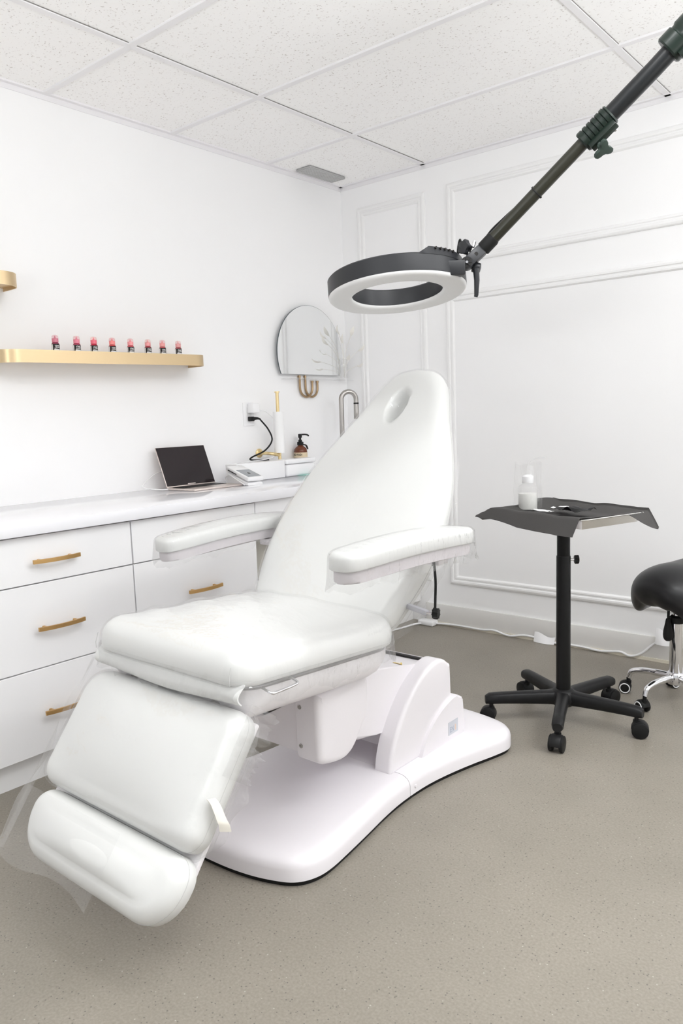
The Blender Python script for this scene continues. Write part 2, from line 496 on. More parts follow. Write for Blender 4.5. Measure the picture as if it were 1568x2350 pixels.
# ================================================================== CABINETS AND COUNTER
XF = -2.325
def pull(y0, y1, z, parent):
    b = new(); ym = (y0+y1)/2
    n = 10; pts = []
    for s in (0, 1):
        for k in range(n+1):
            kk = k if s == 0 else n-k
            f = kk/n*2-1; bow = .012*(1-f*f)
            pts.append((XF+.020+bow+(.0 if s == 0 else .007), y0+(y1-y0)*kk/n, z-.006))
    prism(b, pts, (0, 0, .013))
    for yy in (y0+.028, y1-.028): box(b, (XF, yy-.005, z-.005), (XF+.026, yy+.005, z+.005), .002, 1)
    return obj('handle', b, MGOLD, parent, 30)

def drawer_unit(y0, y1, first):
    nm = ['nearest the camera end of the run', 'left of the seam under the open laptop counter', 'right beneath the laptop'][first]
    t = thing('drawer_cabinet', '', 'cabinet', (-2.6, (y0+y1)/2, 0))
    b = new(); box(b, (XL, y0+.001, .095), (XF-.021, y1-.001, .82)); obj('carcass', b, MCARC, t)
    for z0, z1, zh in ((.662, .815, .734), (.382, .658, .514), (.097, .378, .234)):
        if first == 2 and z0 > .6: zh = .74
        b = new(); box(b, (XF-.02, y0+.0015, z0), (XF, y1-.0015, z1), .0012, 1)
        d = obj('drawer', b, MGLOSS, t)
        ym = {0: (y0+y1)/2, 1: 1.290, 2: 1.902}[first]
        pull(ym-.083, ym+.083, zh, d)
    b = new(); box(b, (XL+.02, y0, 0), (-2.36, y1, .095)); obj('toe_kick', b, MTRIM, t)
    return t
tag(drawer_unit(.374, .982, 0), 'white gloss drawer cabinet at the near end, cut off by the left edge', 'cabinet', 'gloss drawer cabinets')
tag(drawer_unit(.984, 1.592, 1), 'white gloss drawer cabinet with three gold pulls, left of the laptop', 'cabinet', 'gloss drawer cabinets')
tag(drawer_unit(1.594, 2.202, 2), 'white gloss drawer cabinet behind the left armrest, below the laptop', 'cabinet', 'gloss drawer cabinets')

t = thing('sink_cabinet', 'white sink cabinet with framed door in the back corner, behind the treatment chair', 'cabinet', (-2.6, 3.15, 0))
b = new(); box(b, (XL+.002, 2.80, .11), (-2.44, YB-.002, .82)); obj('carcass', b, MTRIM, t)
for yA, yB_ in ((2.805, 3.158), (3.162, 3.515)):
    b = new(); box(b, (-2.438, yA, .118), (-2.412, yB_, .66))
    box(b, (-2.412, yA, .118), (-2.397, yA+.06, .66)); box(b, (-2.412, yB_-.06, .118), (-2.397, yB_, .66))
    box(b, (-2.412, yA+.06, .118), (-2.397, yB_-.06, .18)); box(b, (-2.412, yA+.06, .60), (-2.397, yB_-.06, .66))
    obj('door', b, MTRIM, t)

b = new(); box(b, (-2.40, 2.205, .665), (XF, YB-.004, .818), .0015, 1); obj('apron', b, MGLOSS, t)
b = new(); box(b, (XL+.02, 2.802, 0), (-2.455, YB-.004, .109)); obj('toe_kick', b, MTRIM, t)
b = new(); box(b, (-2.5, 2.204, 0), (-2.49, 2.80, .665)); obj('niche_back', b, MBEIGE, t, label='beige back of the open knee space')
b = new(); lathe(b, [(.0, 0), (.075, 0), (.09, .40), (.094, .41), (.094, .435), (.085, .445), (0, .45)], (-2.412, 2.33, .0)); o = obj('waste_bin', b, MBIN)
tag(o, 'dark bin in the knee space under the counter, behind the chair back', 'bin')

b = new(); box(b, (XL+.001, .36, .822), (-2.298, YB-.001, .862), .0015, 2); o = obj('countertop', b, MCOUNT)
tag(o, 'long glossy white countertop on the drawer cabinets along the left wall', 'countertop')

# ================================================================== WALL SHELVES + BOTTLES
def band_shelf(name, y0, y1, z0, z1, label):
    t = thing(name, label, 'shelf', (XL, (y0+y1)/2, z0), group='brass wall shelves')
    D, r, th = .155, .075, .004
    pts = [(0, y0)]+[(D-r+r*math.sin(R(a)), y0+r-r*math.cos(R(a))) for a in range(0, 91, 9)]
    pts += [(D-r+r*math.cos(R(a)), y1-r+r*math.sin(R(a))) for a in range(0, 91, 9)]+[(0, y1)]
    inn = [(0, y0+th)]+[(D-r+(r-th)*math.sin(R(a)), y0+r-(r-th)*math.cos(R(a))) for a in range(0, 91, 9)]
    inn += [(D-r+(r-th)*math.cos(R(a)), y1-r+(r-th)*math.sin(R(a))) for a in range(0, 91, 9)]+[(0, y1-th)]
    b = new(); n = len(pts)
    q = [[b.verts.new((XL+p[0], p[1], z)) for p in L] for L, z in ((pts, z0), (pts, z1), (inn, z1), (inn, z0))]
    for i in range(4):
        A, B = q[i], q[(i+1) % 4]
        for k in range(n-1): b.faces.new((A[k], A[k+1], B[k+1], B[k]))
    for v in b.verts: v.co.z -= .013*(2.35-v.co.y)*(y1 > 2)
    obj('band', b, MBRASS, t, 50)
    b = new(); prism(b, [(XL+p[0], p[1], z0+.012) for p in inn], (0, 0, .006))
    for v in b.verts: v.co.z -= .013*(2.35-v.co.y)*(y1 > 2)
    obj('board', b, MBRASS, t)
    return t
band_shelf('wall_shelf', 1.385, 2.358, 1.409, 1.457, 'long brushed brass shelf with rounded ends carrying eight pink bottles')
band_shelf('wall_shelf', .45, 1.492, 1.672, 1.720, 'upper empty brushed brass shelf, only its rounded right end in view')

caps = [(.62, .20, .27), (.76, .24, .32), (.82, .16, .22), (.88, .27, .26), (.87, .33, .35), (.82, .33, .34), (.80, .34, .33), (.77, .36, .36)]
fills = [(.20, .012, .05), (.36, .02, .07), (.45, .01, .04), (.55, .04, .05), (.52, .06, .08), (.42, .05, .07), (.42, .06, .07), (.36, .07, .08)]
ys = [1.628, 1.720, 1.797, 1.883, 1.972, 2.060, 2.137, 2.223]
order = ['first from the left, deep berry', 'second from the left, dusty rose', 'third from the left, bright red pink', 'fourth from the left, coral',
         'fifth from the left, salmon pink', 'sixth from the left, rose', 'seventh from the left, pale rose', 'rightmost, pale pink']
shared = {}
def bottle(i, y):
    x = XL+.10; z = 1.4275-.013*(2.35-y)
    t = thing('pigment_bottle', 'tiny pigment bottle on the long brass shelf, '+order[i], 'bottle', (x, y, z), group='pigment bottles on the brass shelf')
    rz = R(-12+7*((i*37) % 5)); 
    mg = mat('pigment', fills[i], .2, coat=.5); mc = film_mat('tinted_cap', .95, .14, 3, .05)
    mc.node_tree.nodes['Transparent BSDF'].inputs[0].default_value = (.98, .86+.02*(i % 3), .88, 1)
    mc.node_tree.nodes['Diffuse BSDF'].inputs[0].default_value = (min(1, caps[i][0]+.15), caps[i][1]+.25, caps[i][2]+.25, 1)
    b = new(); lathe(b, [(0, 0), (.0135, 0), (.0142, .002), (.0142, .058), (.0130, .061), (.0098, .0635), (0, .0635)], (x, y, z), seg=20); body = obj('body', b, mg, t)
    b = new(); lathe(b, [(.0144, .008), (.0146, .008), (.0146, .0575), (.0144, .0575)], (x, y, z), seg=24); lab = obj('label_wrap', b, MINK, body)
    b = new()
    c = V((x, y, z)); face = math.atan2(-y, -x)+.35
    def wrap(px, py): a = face+px/.0148; return c+V((.01485*math.cos(a), .01485*math.sin(a), .046+py+px*.25))
    text_geo(b, 'Tina', .0098, lambda px, py: wrap(px+py*.25, py+.004)); text_geo(b, 'DAVIES', .0062, lambda px, py: wrap(px+.001, py-.0035))
    def strip(u, v): a = face-1.60+u*.5; return c+V((.0147*math.cos(a), .0147*math.sin(a), .010+.046*v))
    grid(b, strip, 8, 1)
    def patch(u, v): a = face-.75+u*1.6; return c+V((.01485*math.cos(a), .01485*math.sin(a), .021+.017*v))
    grid(b, patch, 18, 1)
    obj('lettering', b, MPAPER, body, 0, label='white lettering on black label')
    b = new(); lathe(b, [(.0115, .0635), (.0122, .0643), (.0122, .078), (.0115, .079), (0, .079)], (x, y, z), seg=20); obj('collar', b, mat('collar', caps[i], .35), t)
    b = new(); lathe(b, [(.0, .0791), (.0045, .0791), (.003, .084), (.0011, .0895), (0, .0895)], (x, y, z), seg=12); obj('nozzle', b, mat('nozzle', caps[i], .35), t)
    b = new(); lathe(b, [(.0124, .0775), (.0126, .080), (.0122, .0865), (.0105, .0905), (.006, .0925), (0, .093)], (x, y, z), seg=20); obj('cap', b, mc, t)
for i, y in enumerate(ys): bottle(i, y)

# ================================================================== MIRROR, LEDGE, HOOKS, VASE
yc, zc, rm = 3.187, 1.500, .262
zcut = 1.391
a0 = math.degrees(math.asin((zcut-zc)/rm))
def mir(rr, x0, d, z_off=0):
    pts = [(x0, yc+rr*math.cos(R(a)), max(zcut-z_off, zc+rr*math.sin(R(a)))) for a in [a0+(180-2*a0)*k/60 for k in range(61)]]
    return pts
t = thing('wall_mirror', 'round frameless mirror with flat lower edge on the left wall near the corner', 'mirror', (XL, yc, zcut))
b = new(); prism(b, mir(rm, XL+.022, 0), (.005, 0, 0)); obj('glass_edge', b, MEDGE, t, 30)
b = new(); prism(b, mir(rm-.0015, XL+.0272, 0), (.0006, 0, 0)); obj('mirror_face', b, MMIRROR, t, 30)
b = new(); prism(b, mir(rm-.03, XL+.001, 0, 0), (.0208, 0, 0)); obj('back_plate', b, MTRIM, t, 30)
b = new(); box(b, (XL+.0005, 2.975, 1.364), (XL+.07, 3.505, 1.370), .001, 1); o = obj('ledge', b, MGLASS)
tag(o, 'thin clear ledge on the wall just under the round mirror', 'shelf')
def uhook(ya, yb, zt, x, label):
    b = new(); r = (yb-ya)/2; zb = 1.272+r
    pts = [(x, ya, zt)]+[(x, ya, zb+.03), (x, ya, zb+.01)]+[(x, ya+r-r*math.cos(R(a)), zb-r*math.sin(R(a))) for a in range(0, 181, 15)]+[(x, yb, zb+.01), (x, yb, 1.352)]
    tube(b, pts, .0062, 12)
    box(b, (XL+.0005, ya-.005, zt-.012), (x, ya+.005, zt-.002))
    lathe(b, [(.0085, 0), (.0085, .01), (0, .01)], (x, yb, 1.350), seg=12)
    tag(obj('wall_hook', b, MOLDBRASS, None, 40), label, 'hook', 'brass hooks under the mirror')
uhook(3.105, 3.206, 1.388, XL+.012, 'left u-shaped aged brass hook hanging below the round mirror')
uhook(3.152, 3.250, 1.388, XL+.0105, 'right u-shaped aged brass hook below the mirror, crossing the left one')

vx, vy = XL+.04, 3.452
t = thing('glass_vase', 'small clear glass vase on the ledge at the right side of the mirror', 'vase', (vx, vy, 1.3705))
b = new(); lathe(b, [(0, 0), (.021, 0), (.022, .004), (.022, .115), (.0205, .115), (.0205, .008), (0, .008)], (vx, vy, 1.3705), seg=24); obj('glass', b, MGLASS, t)
b = new()
leaves = [(.09, -.02, .24), (.05, -.05, .20), (.12, .01, .15), (.10, -.07, .10), (.13, -.02, .06), (.03, -.06, .25)]
S0 = V((vx, vy, 1.38))
for i, (dx, dy, dz) in enumerate(leaves):
    tip = S0+V((dx, dy-.01, dz)); mid = S0+V((dx*.25, dy*.3, dz*.6))
    tube(b, spline([S0, mid, tip], 5), .0012, 6)
    d = (tip-mid).normalized(); side = d.cross(V((.4, .2, 1))).normalized()
    def leaf(u, v, tip=tip, d=d, side=side):
        return tip-d*.02+d*.062*u+side*(v-.5)*.022*math.sin(math.pi*min(1, u*.93+.04))+d.cross(side)*.012*math.sin(u*3)
    grid(b, leaf, 8, 4)
tag(obj('dried_stems', b, MLEAF, None, 60), 'bleached dried leaf stems standing in the clear vase by the mirror', 'plant')

# ================================================================== FAUCET
fx, fy = -2.74, 3.285
t = thing('faucet', 'brushed nickel gooseneck faucet at the sink, partly behind the chair back', 'faucet', (fx, fy, .862))
b = new(); lathe(b, [(0, 0), (.03, 0), (.03, .006), (.018, .012), (.018, .06), (.0145, .066), (0, .066)], (fx, fy, .862)); obj('base', b, MSTEEL, t)
d = V((.55, .84, 0)).normalized(); rr = .043
b = new()
pts = [V((fx, fy, .92)), V((fx, fy, 1.1)), V((fx, fy, 1.25))]
pts += [V((fx, fy, 1.25))+d*(rr-rr*math.cos(R(a)))+V((0, 0, rr*math.sin(R(a)))) for a in range(12, 181, 12)]
pts += [V((fx, fy, 1.25))+d*(2*rr)+V((0, 0, -.018))]
tube(b, pts, .0135, 18); obj('neck', b, MSTEEL, t, 60)
b = new(); e = V((fx, fy, 1.232))+d*2*rr
lathe(b, [(.0145, 0), (.0145, -.008), (.0, -.008)], e, seg=18); obj('spray_ring', b, MRUB, t)
b = new(); lathe(b, [(.0138, -.008), (.0145, -.05), (.0155, -.085), (.013, -.09), (0, -.09)], e, seg=18); obj('spray_head', b, MSTEEL, t)
b = new(); tube(b, [(fx+.015, fy, .9), (fx+.09, fy-.02, .925)], .005, 10); obj('lever', b, MSTEEL, t)

# ================================================================== COUNTER ITEMS
ZT = .8622
# laptop
lx0, lx1, ly0, ly1 = -2.785, -2.595, 2.110, 2.390
t = thing('laptop', 'open laptop with dark screen and rose aluminium base on the countertop', 'laptop', ((lx0+lx1)/2, (ly0+ly1)/2, ZT))
b = new(); box(b, (lx0, ly0, ZT), (lx1, ly1, ZT+.0085), .003, 2); obj('base', b, MALU, t)
b = new(); box(b, (lx0+.02, ly0+.014, ZT+.0085), (lx0+.098, ly1-.014, ZT+.0092)); kb = obj('keyboard', b, MKEYS, t)
b = new()
for r_ in range(5):
    for c_ in range(13):
        box(b, (lx0+.022+r_*.0152, ly0+.017+c_*.019, ZT+.0092), (lx0+.0355+r_*.0152, ly0+.0335+c_*.019, ZT+.0102))
obj('keys', b, MKEYS, kb)
b = new(); box(b, (lx0+.112, ly0+.09, ZT+.0085), (lx1-.012, ly1-.09, ZT+.0089)); obj('trackpad', b, mat('trackpad', (.6, .53, .5), .3, metal=.5), t)
tilt = Matrix.Translation((lx0+.003, 0, ZT+.010)) @ Matrix.Rotation(R(-22), 4, 'Y')
b = new(); box(b, (-.006, ly0, 0), (-.001, ly1, .19), .002, 2, tilt); lid = obj('lid', b, MALU, t)
b = new(); box(b, (-.0012, ly0+.002, .004), (.0006, ly1-.002, .188), .0004, 1, tilt); obj('screen', b, MSCREEN, lid)
b = new(); box(b, (-.0012, ly0+.118, .0055), (.0010, ly0+.162, .0095), 0, 1, tilt); obj('screen_mark', b, MALU, lid)
# laptop cable
b = new(); tube(b, spline([(lx0+.01, ly0+.002, ZT+.004), (lx0+.0, ly0-.03, ZT+.004), (lx0-.03, ly0-.10, ZT+.018), (lx0-.06, ly0-.06, ZT+.045), (XL+.02, ly0+.03, ZT+.075), (XL+.014, ly0+.12, ZT+.05), (XL+.01, ly0+.25, ZT+.003)], 8), .002, 8)
tag(obj('charging_cable', b, MWP, None, 60), 'white charging cable looping from the left side of the laptop', 'cable')

# card reader on its stand
tx, ty = -2.635, 2.44
t = thing('card_reader', 'white card payment reader with grey display between laptop and white box', 'card reader', (tx, ty, ZT), R(-8), local=True)
b = new(); prism(b, [(-.085, -.042, 0), (.085, -.042, 0), (.085, -.042, .012), (-.085, -.042, .06)], (0, .084, 0), .004); obj('stand', b, MWP, t, 30)
sl = Matrix.Translation((0, 0, .044)) @ Matrix.Rotation(R(15.5), 4, 'Y')
b = new(); box(b, (-.09, -.045, -.002), (.092, .045, .018), .006, 3, sl); body = obj('body', b, MWP, t, 30)
b = new(); box(b, (-.02, -.036, .0182), (.08, .036, .0188), 0, 1, sl); scr = obj('display', b, MGREY, body)
b = new(); box(b, (.028, -.006, .0189), (.040, .006, .0193), 0, 1, sl); box(b, (.022, -.002, .0189), (.028, .002, .0193), 0, 1, sl); obj('display_mark', b, MINK, scr)
b = new(); box(b, (-.0915, -.03, .004), (-.0885, .03, .009), 0, 1, sl); box(b, (-.07, -.0462, .003), (.0, -.0448, .007), 0, 1, sl); obj('card_slot', b, MINK, body)
b = new(); tube(b, spline([(.07, -.049, .004), (.0, -.052, .03), (-.05, -.05, .045), (-.09, -.045, .03), (-.1, -.03, .004)], 6), .003, 8); obj('cord', b, MWP, t)

# white boxes
bx0, bx1 = -2.805, -2.725
b = new(); box(b, (bx0, 2.475, ZT), (bx1, 2.806, ZT+.088), .005, 2); o = obj('storage_box', b, MWP, None, 30)
tag(o, 'long plain white box on the countertop right of the card reader', 'box')
t = thing('tissue_case', 'white rounded lidded case at the counter end, right of the long white box', 'box', (-2.765, 2.92, ZT))
b = new(); box(b, (bx0+.005, 2.818, ZT), (bx1, 3.04, ZT+.062), .014, 4); obj('body', b, MWP, t, 40)
b = new(); box(b, (bx0+.003, 2.815, ZT+.064), (bx1+.003, 3.043, ZT+.088), .009, 4); obj('lid', b, MWP, t, 40)
b = new(); box(b, (bx1-.02, 2.905, ZT), (bx1+.03, 2.99, ZT+.003), .001, 1); o = obj('cloth', b, MTEAL); tag(o, 'teal cloth edge on the counter before the white lidded case', 'cloth')

# soap bottle
sx, sy = -2.846, 3.055
t = thing('soap_bottle', 'amber pump bottle of hand wash with kraft label behind the white lidded case', 'soap bottle', (sx, sy, ZT))
b = new(); lathe(b, [(0, 0), (.034, 0), (.036, .004), (.036, .118), (.0335, .130), (.024, .141), (.0145, .147), (.0145, .158), (0, .158)], (sx, sy, ZT)); body = obj('body', b, MAMBER, t, 40)
b = new(); lathe(b, [(.0362, .018), (.0366, .018), (.0366, .112), (.0362, .112)], (sx, sy, ZT), seg=40); lb = obj('label_wrap', b, MLABEL, body, 40)
b = new(); c = V((sx, sy, ZT)); fa = math.atan2(-sy, -sx)
def wr(px, py): a = fa-.74+px/.037; return c+V((.0369*math.cos(a), .0369*math.sin(a), .100+py))
text_geo(b, 'HAND WASH', .0160, wr, .74)
for k in range(6):
    def ln(u, v, k=k): return wr(-.025+.05*u*(1 if k % 2 else .8), -.018-.011*k+.003*v)
    grid(b, ln, 12, 1)
obj('lettering', b, MINK, lb, 0, label='black lettering')
b = new(); lathe(b, [(.017, .150), (.0175, .152), (.0175, .166), (.010, .170), (.010, .178), (.006, .180), (.006, .196), (0, .196)], c, seg=24); obj('pump_collar', b, MBLKP, t)
b = new(); lathe(b, [(.010, .190), (.0105, .192), (.0105, .210), (0, .212)], c, seg=20)
tube(b, spline([c+V((0, 0, .207)), c+V((.018, .022, .207)), c+V((.026, .033, .203)), c+V((.029, .037, .197))], 5), .0045, 10); obj('pump_head', b, MBLKP, t)
b = new(); tube(b, spline([c+V((.004, .017, .152)), c+V((.02, .026, .148)), c+V((.024, .032, .128)), c+V((.014, .026, .150))], 5), .0035, 8); obj('neck_tag', b, MINK, t)

# outlet, adapter, plug and cables
oy, oz = 2.722, 1.186
t = thing('wall_outlet', 'white wall outlet plate above the long white box', 'outlet', (XL, oy, oz-.06))
b = new(); box(b, (XL, oy-.036, oz-.058), (XL+.006, oy+.036, oz+.058), .002, 2); obj('plate', b, MWP, t)
b = new(); box(b, (XL+.006, oy-.017, oz-.034), (XL+.008, oy+.017, oz+.034), .001, 1); obj('socket_face', b, mat('socket', (.75, .75, .75), .4), t)
b = new(); box(b, (XL+.0085, oy-.014, oz+.006), (XL+.055, oy+.034, oz+.054), .006, 3); o = obj('power_adapter', b, MWP, None, 30); tag(o, 'white cube power adapter in the upper socket of the wall outlet', 'adapter')
t = thing('power_plug', 'black plug with flat black cord in the lower socket of the wall outlet', 'plug', (XL+.0085, oy, oz-.03))
b = new(); box(b, (XL+.0085, oy-.012, oz-.036), (XL+.034, oy+.014, oz-.012), .004, 2)
tube(b, spline([(XL+.03, oy+.004, oz-.023), (XL+.045, oy+.018, oz-.022), (XL+.055, oy+.032, oz-.026)], 5), [.010, .009, .008, .0075, .007, .0065, .006, .0055, .005, .0045, .004], 12); obj('plug_body', b, MRUB, t)
b = new(); tube(b, spline([(XL+.053, oy+.03, oz-.026), (XL+.07, oy+.07, oz-.08), (XL+.075, oy+.088, oz-.135), (XL+.075, oy+.035, oz-.185), (XL+.07, oy-.055, oz-.215), (XL+.072, oy-.055, oz-.228), (XL+.075, oy+.06, oz-.2345)], 10), .0042, 10, True, .5); obj('cord', b, MRUB, t)
b = new(); tube(b, spline([(XL+.045, oy+.033, oz+.02), (XL+.06, oy+.08, oz+.005), (XL+.075, oy+.15, oz-.07), (XL+.08, oy+.165, oz-.15), (XL+.085, oy+.09, oz-.22), (XL+.09, oy-.1, oz-.233), (XL+.10, oy-.19, oz-.235), (XL+.13, oy-.268, oz-.26), (XL+.16, oy-.3, oz-.318)], 8), .0022, 8)
tag(obj('adapter_cable', b, MWP, None, 60), 'thin white cable curving from the cube adapter down over the white box', 'cable')

# roll holder
hy_, hx_ = 2.846, XL+.09
t = thing('roll_holder', 'satin gold wall holder with upright post for the paper roll', 'roll holder', (XL, 2.79, .96))
b = new(); lathe(b, [(0, 0), (.023, 0), (.023, .006), (.020, .008), (0, .008)], (XL, 2.785, .985), (1, 0, 0)); obj('wall_disc', b, MPALEGOLD, t)
b = new(); tube(b, [(XL+.006, 2.785, .985), (XL+.06, 2.785, .985), (XL+.078, 2.790, .983), (hx_, 2.80, .981), (hx_, hy_, .972)], .0085, 14); obj('arm', b, MPALEGOLD, t)
b = new(); lathe(b, [(0, -.014), (.0085, -.014), (.0085, .325), (.0135, .326), (.0135, .332), (0, .332)], (hx_, hy_, .965), seg=20); obj('post', b, MPALEGOLD, t)
b = new(); lathe(b, [(.012, .018), (.027, .018), (.027, .228), (.012, .228)], (hx_, hy_+.002, .966), seg=28); o = obj('paper_roll', b, MPAPER); tag(o, 'slim white paper roll standing on the gold holder post', 'paper roll')

# ================================================================== TREATMENT CHAIR
XC = -1.52
chair = thing('treatment_chair', 'white reclining treatment chair wrapped in clear plastic in the middle of the room', 'treatment chair', (-1.535, 1.78, 0))
# base plate
half = [(0, 1.208), (.09, 1.214), (.17, 1.228), (.235, 1.250), (.27, 1.270), (.292, 1.298), (.304, 1.335), (.305, 1.38), (.298, 1.44), (.282, 1.55), (.266, 1.65), (.256, 1.74), (.254, 1.82), (.258, 1.90), (.272, 1.99), (.295, 2.09), (.318, 2.17), (.332, 2.225), (.337, 2.26), (.332, 2.29), (.312, 2.325), (.27, 2.355), (.2, 2.375), (.1, 2.388), (0, 2.392)]
XB = -1.535
hs = spline([(p[0], p[1], 0) for p in half], 4)
out = [(XB+p.x, p.y) for p in hs]+[(XB-p.x, p.y) for p in hs[::-1][1:-1]]
def base_bm(y0, y1):
    b = new(); rings = []
    for o_, z in ((0, .014), (0, .045), (-.003, .057), (-.010, .066), (-.021, .072), (-.036, .075)):
        rings.append([b.verts.new((*q, z)) for q in offset(out, o_)])
    n = len(out)
    for A, B in zip(rings, rings[1:]):
        for k in range(n): b.faces.new((A[k], A[(k+1) % n], B[(k+1) % n], B[k]))
    b.faces.new(rings[0][::-1]); b.faces.new(rings[-1])
    for co, no in (((0, y0, 0), (0, -1, 0)), ((0, y1, 0), (0, 1, 0))):
        r = bmesh.ops.bisect_plane(b, geom=b.verts[:]+b.edges[:]+b.faces[:], plane_co=co, plane_no=no, clear_outer=True)
        es = [e for e in r['geom_cut'] if isinstance(e, bmesh.types.BMEdge)]
        if es: bmesh.ops.holes_fill(b, edges=es)
    return b
obj('front_base_cover', base_bm(1.0, 1.7985), MPLAST, chair, 30)
obj('rear_base_cover', base_bm(1.8005, 2.6), MPLAST, chair, 30)
b = new(); prism(b, [(q[0], q[1], 0) for q in offset(out, -.007)], (0, 0, .0135)); obj('floor_skirt', b, MRUB, chair, 0, label='black base underside')
b = new()
for x, y in ((-1.2755, 1.826), (-1.2895, 1.562)):
    pass
lathe(b, [(.006, 0), (.0055, .003), (0, .004)], (-1.2815, 1.828, .035), (1, .1, 0), 14); obj('cover_button', b, MPLAST, chair)
b = new(); box(b, (-1.585, 1.205, .018), (-1.5835, 1.214, .04)); lathe(b, [(.004, 0), (0, .001)], (-1.584, 1.2105, .045), (0, -1, 0), 10); obj('cover_slot', b, MINK, chair)

# tower
prof = [(1.775, .07), (1.783, .12), (1.805, .175), (1.838, .226), (1.878, .272), (1.925, .312), (1.975, .342), (2.02, .357), (2.062, .36), (2.095, .350), (2.118, .330), (2.128, .305), (2.135, .07)]
tower = None
for s in (1, -1):
    b = new(); x0 = XB+s*.200; pad(b, resample([(p.x, p.y) for p in spline([(y, z, 0) for y, z in prof], 6)][::-1], 130), ((XB+s*.138, 0, 0), (0, 1, 0), (0, 0, 1), (s, 0, 0)), .062, .014, .004, .002, 5)
    obj('tower_side', b, MPLAST, chair, 30)
b = new(); prism(b, [(XB-.19, y, z) for y, z in ((2.085, .07), (2.085, .33), (2.098, .342), (2.115, .335), (2.127, .31), (2.134, .07))], (.38, 0, 0)); obj('tower_back', b, MPLAST, chair, 30)
prof2 = [(1.925, .07), (1.94, .105), (1.968, .140), (2.01, .172), (2.06, .197), (2.11, .212), (2.15, .214), (2.172, .202), (2.178, .18), (2.19, .07)]
b = new(); prism(b, [(XB-.213, p.x, p.y) for p in spline([(y, z, 0) for y, z in prof2], 3)], (.426, 0, 0), .009, 3)
obj('tower_boss', b, MPLAST, chair, 30)
b = new(); box(b, (XB-.135, 2.0705, .30), (XB+.138, 2.0845, .345)); obj('slot', b, MINK, chair)
b = new(); box(b, (XB+.2132, 2.083, .094), (XB+.2140, 2.142, .139)); st = obj('rating_sticker', b, MSILV, chair, 0, label='silver rating sticker')
b = new(); text_geo(b, 'EN', .026, lambda px, py: V((XB+.2142, 2.104+px, .110+py)), .8); obj('sticker_lettering', b, MBLUE, st, 0, label='grey blue lettering')
b = new(); box(b, (XB+.2140, 2.122, .102), (XB+.2142, 2.129, .122)); obj('sticker_mark', b, MORG, st, 0, label='pale orange mark')

# lifting arm
b = new(); prism(b, [(XB-.15, y, z) for y, z in ((1.62, .250), (1.66, .215), (1.70, .198), (1.78, .188), (2.07, .14), (2.07, .338), (1.95, .362), (1.62, .430))], (.295, 0, 0), .012, 3)
obj('lift_arm', b, MPLAST, chair, 30)
b = new(); prism(b, [(XB-.13, y, z) for y, z in ((1.452, .30), (1.452, .252), (1.49, .240), (1.60, .24), (1.66, .28), (1.66, .42), (1.62, .436), (1.452, .425))], (.26, 0, 0)); obj('arm_front_panel', b, MPLAST, chair, 30)
for s in (1, -1):
    b = new(); prof3 = [(1.445, .31), (1.446, .25), (1.455, .236), (1.475, .226), (1.535, .215), (1.575, .222), (1.605, .245), (1.635, .285), (1.66, .32), (1.665, .41), (1.65, .432), (1.62, .440), (1.47, .432), (1.447, .415)]
    pad(b, resample([(p.x, p.y) for p in spline([(y, z, 0) for y, z in prof3+prof3[:1]], 6)][:-1], 110), ((XB+s*.131, 0, 0), (0, 1, 0), (0, 0, 1), (s, 0, 0)), .085, .020, .002, .003, 6); cap = obj('arm_end_cap', b, MPLAST, chair, 30)
    for z in (.275, .385):
        b = new(); lathe(b, [(.0065, 0), (.0065, .002), (.004, .003), (0, .0015)], (XB+s*.146, 1.4455, z), (0, -1, 0), 16); obj('screw', b, MSTEEL, cap)
b = new(); prism(b, [(-1.435, 1.935, 0), (-1.395, 1.932, 0), (-1.420, 1.965, 0)], (0, 0, .0006))
for v in b.verts: v.co.z += .4315-(v.co.y-1.62)*(.068/.33)*1.0
ws = obj('warning_triangle', b, MYEL, chair, 0, label='yellow warning triangle')
b = new(); prism(b, [(-1.425, 1.939, 0), (-1.407, 1.938, 0), (-1.419, 1.956, 0)], (0, 0, .0006))
for v in b.verts: v.co.z += .4321-(v.co.y-1.62)*(.068/.33)
obj('triangle_mark', b, MPAPER, ws, 0)

# seat pan
b = new(); fr = ((XC, 1.13, .552), (1, 0, 0), (0, math.cos(R(4)), -math.sin(R(4))), (0, math.sin(R(4)), math.cos(R(4))))
ol = resample(rrect(-.275, .275, -.005, .60, (.05, .05, .12, .12)), 120)
rings = []
O_, U_, W_, N_ = [V(a) for a in fr]
for o_, h in ((0, 0), (0, -.022), (-.006, -.04), (-.02, -.062), (-.045, -.080), (-.08, -.090), (-.12, -.094)):
    rings.append([b.verts.new(O_+U_*q[0]+W_*q[1]+N_*h) for q in offset(ol, o_)])
for A, B in zip(rings, rings[1:]):
    for k in range(len(ol)): b.faces.new((A[k], A[(k+1) % len(ol)], B[(k+1) % len(ol)], B[k]))
b.faces.new(rings[0]); b.faces.new(rings[-1][::-1]); obj('seat_pan', b, MPLASTD, chair, 40)
b = new(); box(b, (XC-.11, 1.48, .40), (XC+.11, 1.66, .475), .01, 2); obj('pan_mount', b, MPLASTD, chair)

def wr_noise(p, s, a): return a*(noise.noise(p*s)+.5*noise.noise(p*s*2.3+V((3, 1, 7))))

